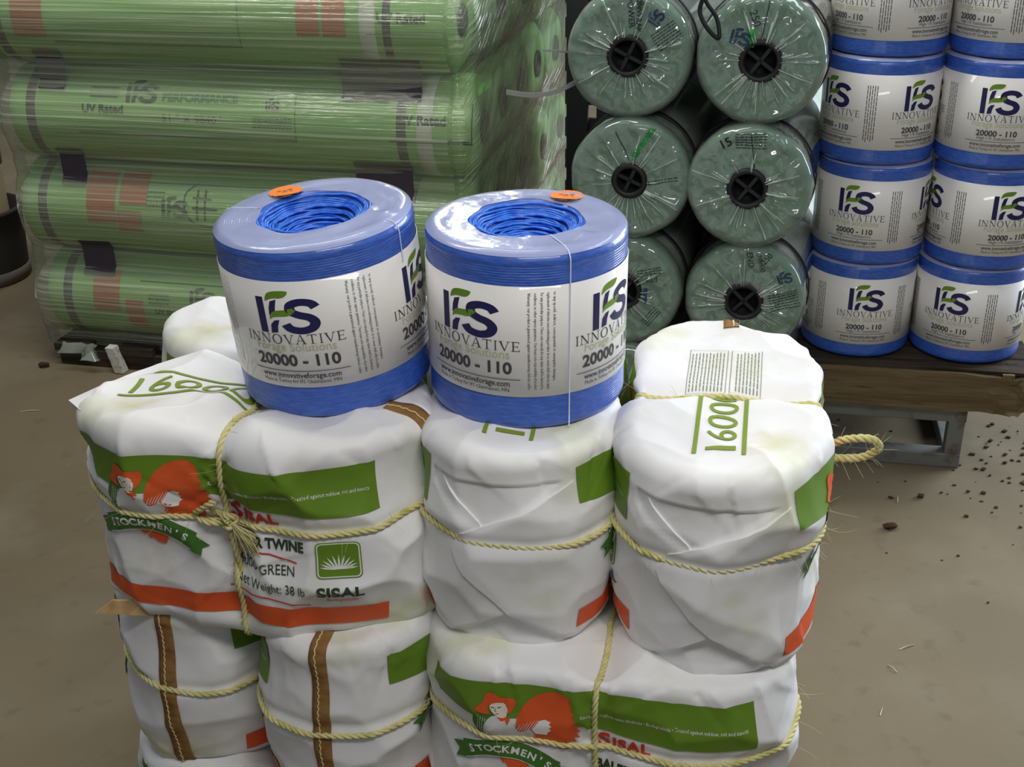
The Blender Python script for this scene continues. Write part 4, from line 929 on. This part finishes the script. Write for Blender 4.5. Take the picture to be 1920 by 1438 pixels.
for j in range(nz):
    wgt = np.where(np.abs(NY) > np.abs(NX), 1.0, .35) * ins[j]
    nn = .004 * fbm(np.stack([sv * 3, np.full(ns, zv[j] * 14), 0 * sv], 1), 3)
    V[:, j] = np.stack([PX + NX * (-wgt + nn), PY + NY * (-wgt + nn), np.full(ns, zv[j]) + (.012 * fbm(np.stack([sv * 9, 0 * sv, 0 * sv], 1), 2) if j == 0 else 0)], 1)
F = grid_faces(ns, nz, wrap_u=True); me = mesh(V.reshape(-1, 3), F, FILM_ST, 'stretch_film')
uv = me.uv_layers.new(name='UVMap'); li = np.zeros(len(me.loops), np.int32); me.loops.foreach_get('vertex_index', li)
S_ = np.repeat(sv, nz); Z_ = np.tile(zv, ns); s_front = (np.abs(np.repeat(NY, nz)) > .7)
U = np.stack([S_, np.where(s_front, Z_, Z_ - .55 * S_)], 1)[li].astype(np.float32); uv.data.foreach_set('uv', U.ravel())
sf = obj('stretch_film', me); sf.location = wpos(0, 0, 0); sf.rotation_euler = (0, 0, -SYAW)
tag(sf, 'clear stretch film wound around the stack of green rolls', 'plastic film')
lp = frame_obj('film_stack_pallet', 'dark wooden pallet under the stretch wrapped green rolls', 'pallet', SO, SYAW)
for i in range(7):
    x = -.80 + .225 * i; V, F = rough_box(x, x + .12, .0, 1.44, .052, .076, (3, 10, 2), .0012, 90 + i); V[:, 2] = np.minimum(V[:, 2], .0775); obj('deck_plank', mesh(V, F, DKWOOD, 'deck_plank', smooth=False), lp)
for i in range(5):
    V, F = rough_box(-.79, .62, .01 + .335 * i, .10 + .335 * i, .002, .053, (20, 3, 3), .001, 98 + i); V[:, 2] = np.maximum(V[:, 2], 0); obj('stringer', mesh(V, F, DKWOOD, 'stringer', smooth=False), lp)
V, F = rough_box(-.60, -.572, -.03, .004, .004, .088, (2, 2, 5), .002, 5); V[:, 0] += (V[:, 2] - .09) * -.25; obj('painted_block', mesh(V, F, mat('chipped_white_paint', (206, 204, 190), .7, .2, noise=((150, 140, 120), (60, 60, 60), .5, .7)), 'painted_block', smooth=False), lp)
# torn film rags under the front edge
FILM_RAG = film('film_rag', .35, 1.2, .2, white=(190, 200, 180))
for i, (x, ln) in enumerate(((-.715, .03), (-.655, .055))):
    a = np.linspace(0, 1, 9); b = np.linspace(-.5, .5, 5); A2, B2 = np.meshgrid(a, b, indexing='ij')
    V = np.stack([x + B2 * (.09 - .04 * i) * (1 - A2 * .6) + .04 * A2 * np.sin(B2 * 5 + i * 2), -.012 - .03 * A2 + .008 * np.sin(B2 * 9 + i), .09 - ln * A2 * .8], -1).reshape(-1, 3)
    obj('torn_film', mesh(V, grid_faces(9, 5), FILM_RAG, 'torn_film'), sf)
# grey strapping end and bits beside the stack
GSTRAP = mat('grey_strapping', (150, 152, 146), .45, .4)
def strap(label, pts, wd, th):
    p = catmull(pts, 10); T, N, B = frames(p); up = np.array([0, 0, 1.0]); sd = np.cross(T, up); sd /= np.linalg.norm(sd, axis=1)[:, None]; n2 = np.cross(sd, T)
    V = np.stack([p + up * wd / 2 + sd * th, p - up * wd / 2 + sd * th, p - up * wd / 2 - sd * th, p + up * wd / 2 - sd * th], 1).reshape(-1, 3); k = len(p)
    F = grid_faces(k, 4, wrap_v=True).tolist() + [[0, 1, 2, 3], [4 * k - 1, 4 * k - 2, 4 * k - 3, 4 * k - 4]]
    o = obj('strapping_end', mesh(V, F, GSTRAP, 'strapping_end', smooth=False)); tag(o, label, 'strap')
strap('grey strapping end poking out left of the top end on roll', [(.0, 3.05, .985), (.06, 3.02, .983), (.11, 3.0, .992), (.15, 2.98, 1.012), (.19, 2.99, 1.03)], .012, .001)
strap('short grey strapping stub by the left edge of the top end on roll', [(.09, 3.0, 1.095), (.12, 2.99, 1.094), (.17, 2.99, 1.09)], .005, .001)
# bin and jug at the far left edge
RUB = mat('dark_rubber', (58, 54, 48), .7, .25)
bk = thing('rubber_bin', 'dark rubber bin standing at the left edge beside the wrapped rolls', 'bin', (-2.035, 4.47, 0))
V, F = lathe([(.0, .012), (.13, .012), (.15, .0), (.168, .004), (.172, .03), (.18, .16), (.186, .262), (.192, .266), (.192, .28), (.178, .28), (.165, .05), (.0, .04)], 56); obj('bin_body', mesh(V, F, RUB, 'bin_body'), bk)
V, F = lathe([(.1665, .002), (.1765, .004), (.1795, .048), (.1735, .05)], 56); obj('base_band', mesh(V, F, mat('grey_base_band', (112, 106, 94), .7, .2), 'base_band'), bk)
jg = thing('plastic_jug', 'beige plastic jug with red cap standing in the dark bin', 'jug', (-2.02, 4.46, .041))
V, F = lathe([(.0, .0), (.10, .0), (.125, .01), (.13, .05), (.13, .36), (.12, .41), (.07, .45), (.05, .46), (.05, .47)], 48); obj('jug_body', mesh(V, F, mat('beige_plastic', (190, 172, 140), .5, .3), 'jug_body'), jg)
V, F = lathe([(.128, .395), (.138, .40), (.14, .47), (.125, .50), (.06, .515), (.0, .515)], 48); obj('cap', mesh(V, F, mat('red_plastic', (140, 30, 34), .45, .4), 'cap'), jg)

# ------------------------------------------------------------------ bits on the floor
DIRT = mat('dark_dirt', (70, 52, 38), .95, .1); STRAW = mat('straw_bit', (206, 196, 164), .8, .2)
def clod(label, x, y, r, seed):
    bm = bmesh.new(); bmesh.ops.create_icosphere(bm, subdivisions=2, radius=r); V = np.array([v.co[:] for v in bm.verts]); F = [[v.index for v in f.verts] for f in bm.faces]; bm.free()
    V = V * (1 + .45 * fbm(V / r * 1.3 + seed, 2))[:, None] * [1.2, .9, .55]; V[:, 2] -= V[:, 2].min()
    o = obj('dirt_clod', mesh(V, F, DIRT, 'dirt_clod', smooth=False), None, (x, y, 0)); tag(o, label, 'dirt')
clod('crumbled brown dirt clod on the floor right of the rightmost bale', .927, 2.566, .014, 1)
clod('dark dirt clod on the floor in front of the wrapped rolls', -1.52, 3.62, .016, 2)
R = np.random.RandomState(12); o = []
for i in range(170):
    x, y = 1.40 + R.randn() * .16, 2.86 + R.randn() * .14
    if i > 120: x, y = R.uniform(.8, 1.8), R.uniform(2.2, 3.2)
    r = R.uniform(.0012, .005) * (1.4 if i < 14 else 1); V, F = rough_box(-r * R.uniform(.8, 2), r, -r, r, 0, r * .8, (2, 2, 2), r * .5, i); V[:, 2] = np.maximum(V[:, 2], 0)
    a = R.uniform(0, 6); V = V @ np.array([[math.cos(a), math.sin(a), 0], [-math.sin(a), math.cos(a), 0], [0, 0, 1]]); o.append((V + [x, y, 0], F))
V, F, _ = join(o); tag(obj('dirt_crumbs', mesh(V, F, DIRT, 'dirt_crumbs', smooth=False)), 'dark crumbs of dirt and bark scattered by the broken pallet end', 'dirt', kind='stuff')
o = []
for x, y, a, l in ((.985, 2.70, 1.3, .016), (1.35, 2.74, .2, .006), (.83, 2.1, .4, .02), (.78, 2.03, 2, .014), (-1.45, 3.3, .1, .03), (1.6, 3.3, .4, .01), (.72, 1.9, 1.1, .012)):
    c, s = math.cos(a), math.sin(a); o.append(tube([(x - c * l, y - s * l, .001), (x, y, .004), (x + c * l, y + s * l, .001)], .0011, 4))
V, F, _ = join(o); tag(obj('straw_bits', mesh(V, F, STRAW, 'straw_bits')), 'short pale straw and fibre bits lying on the concrete', 'straw', kind='stuff')
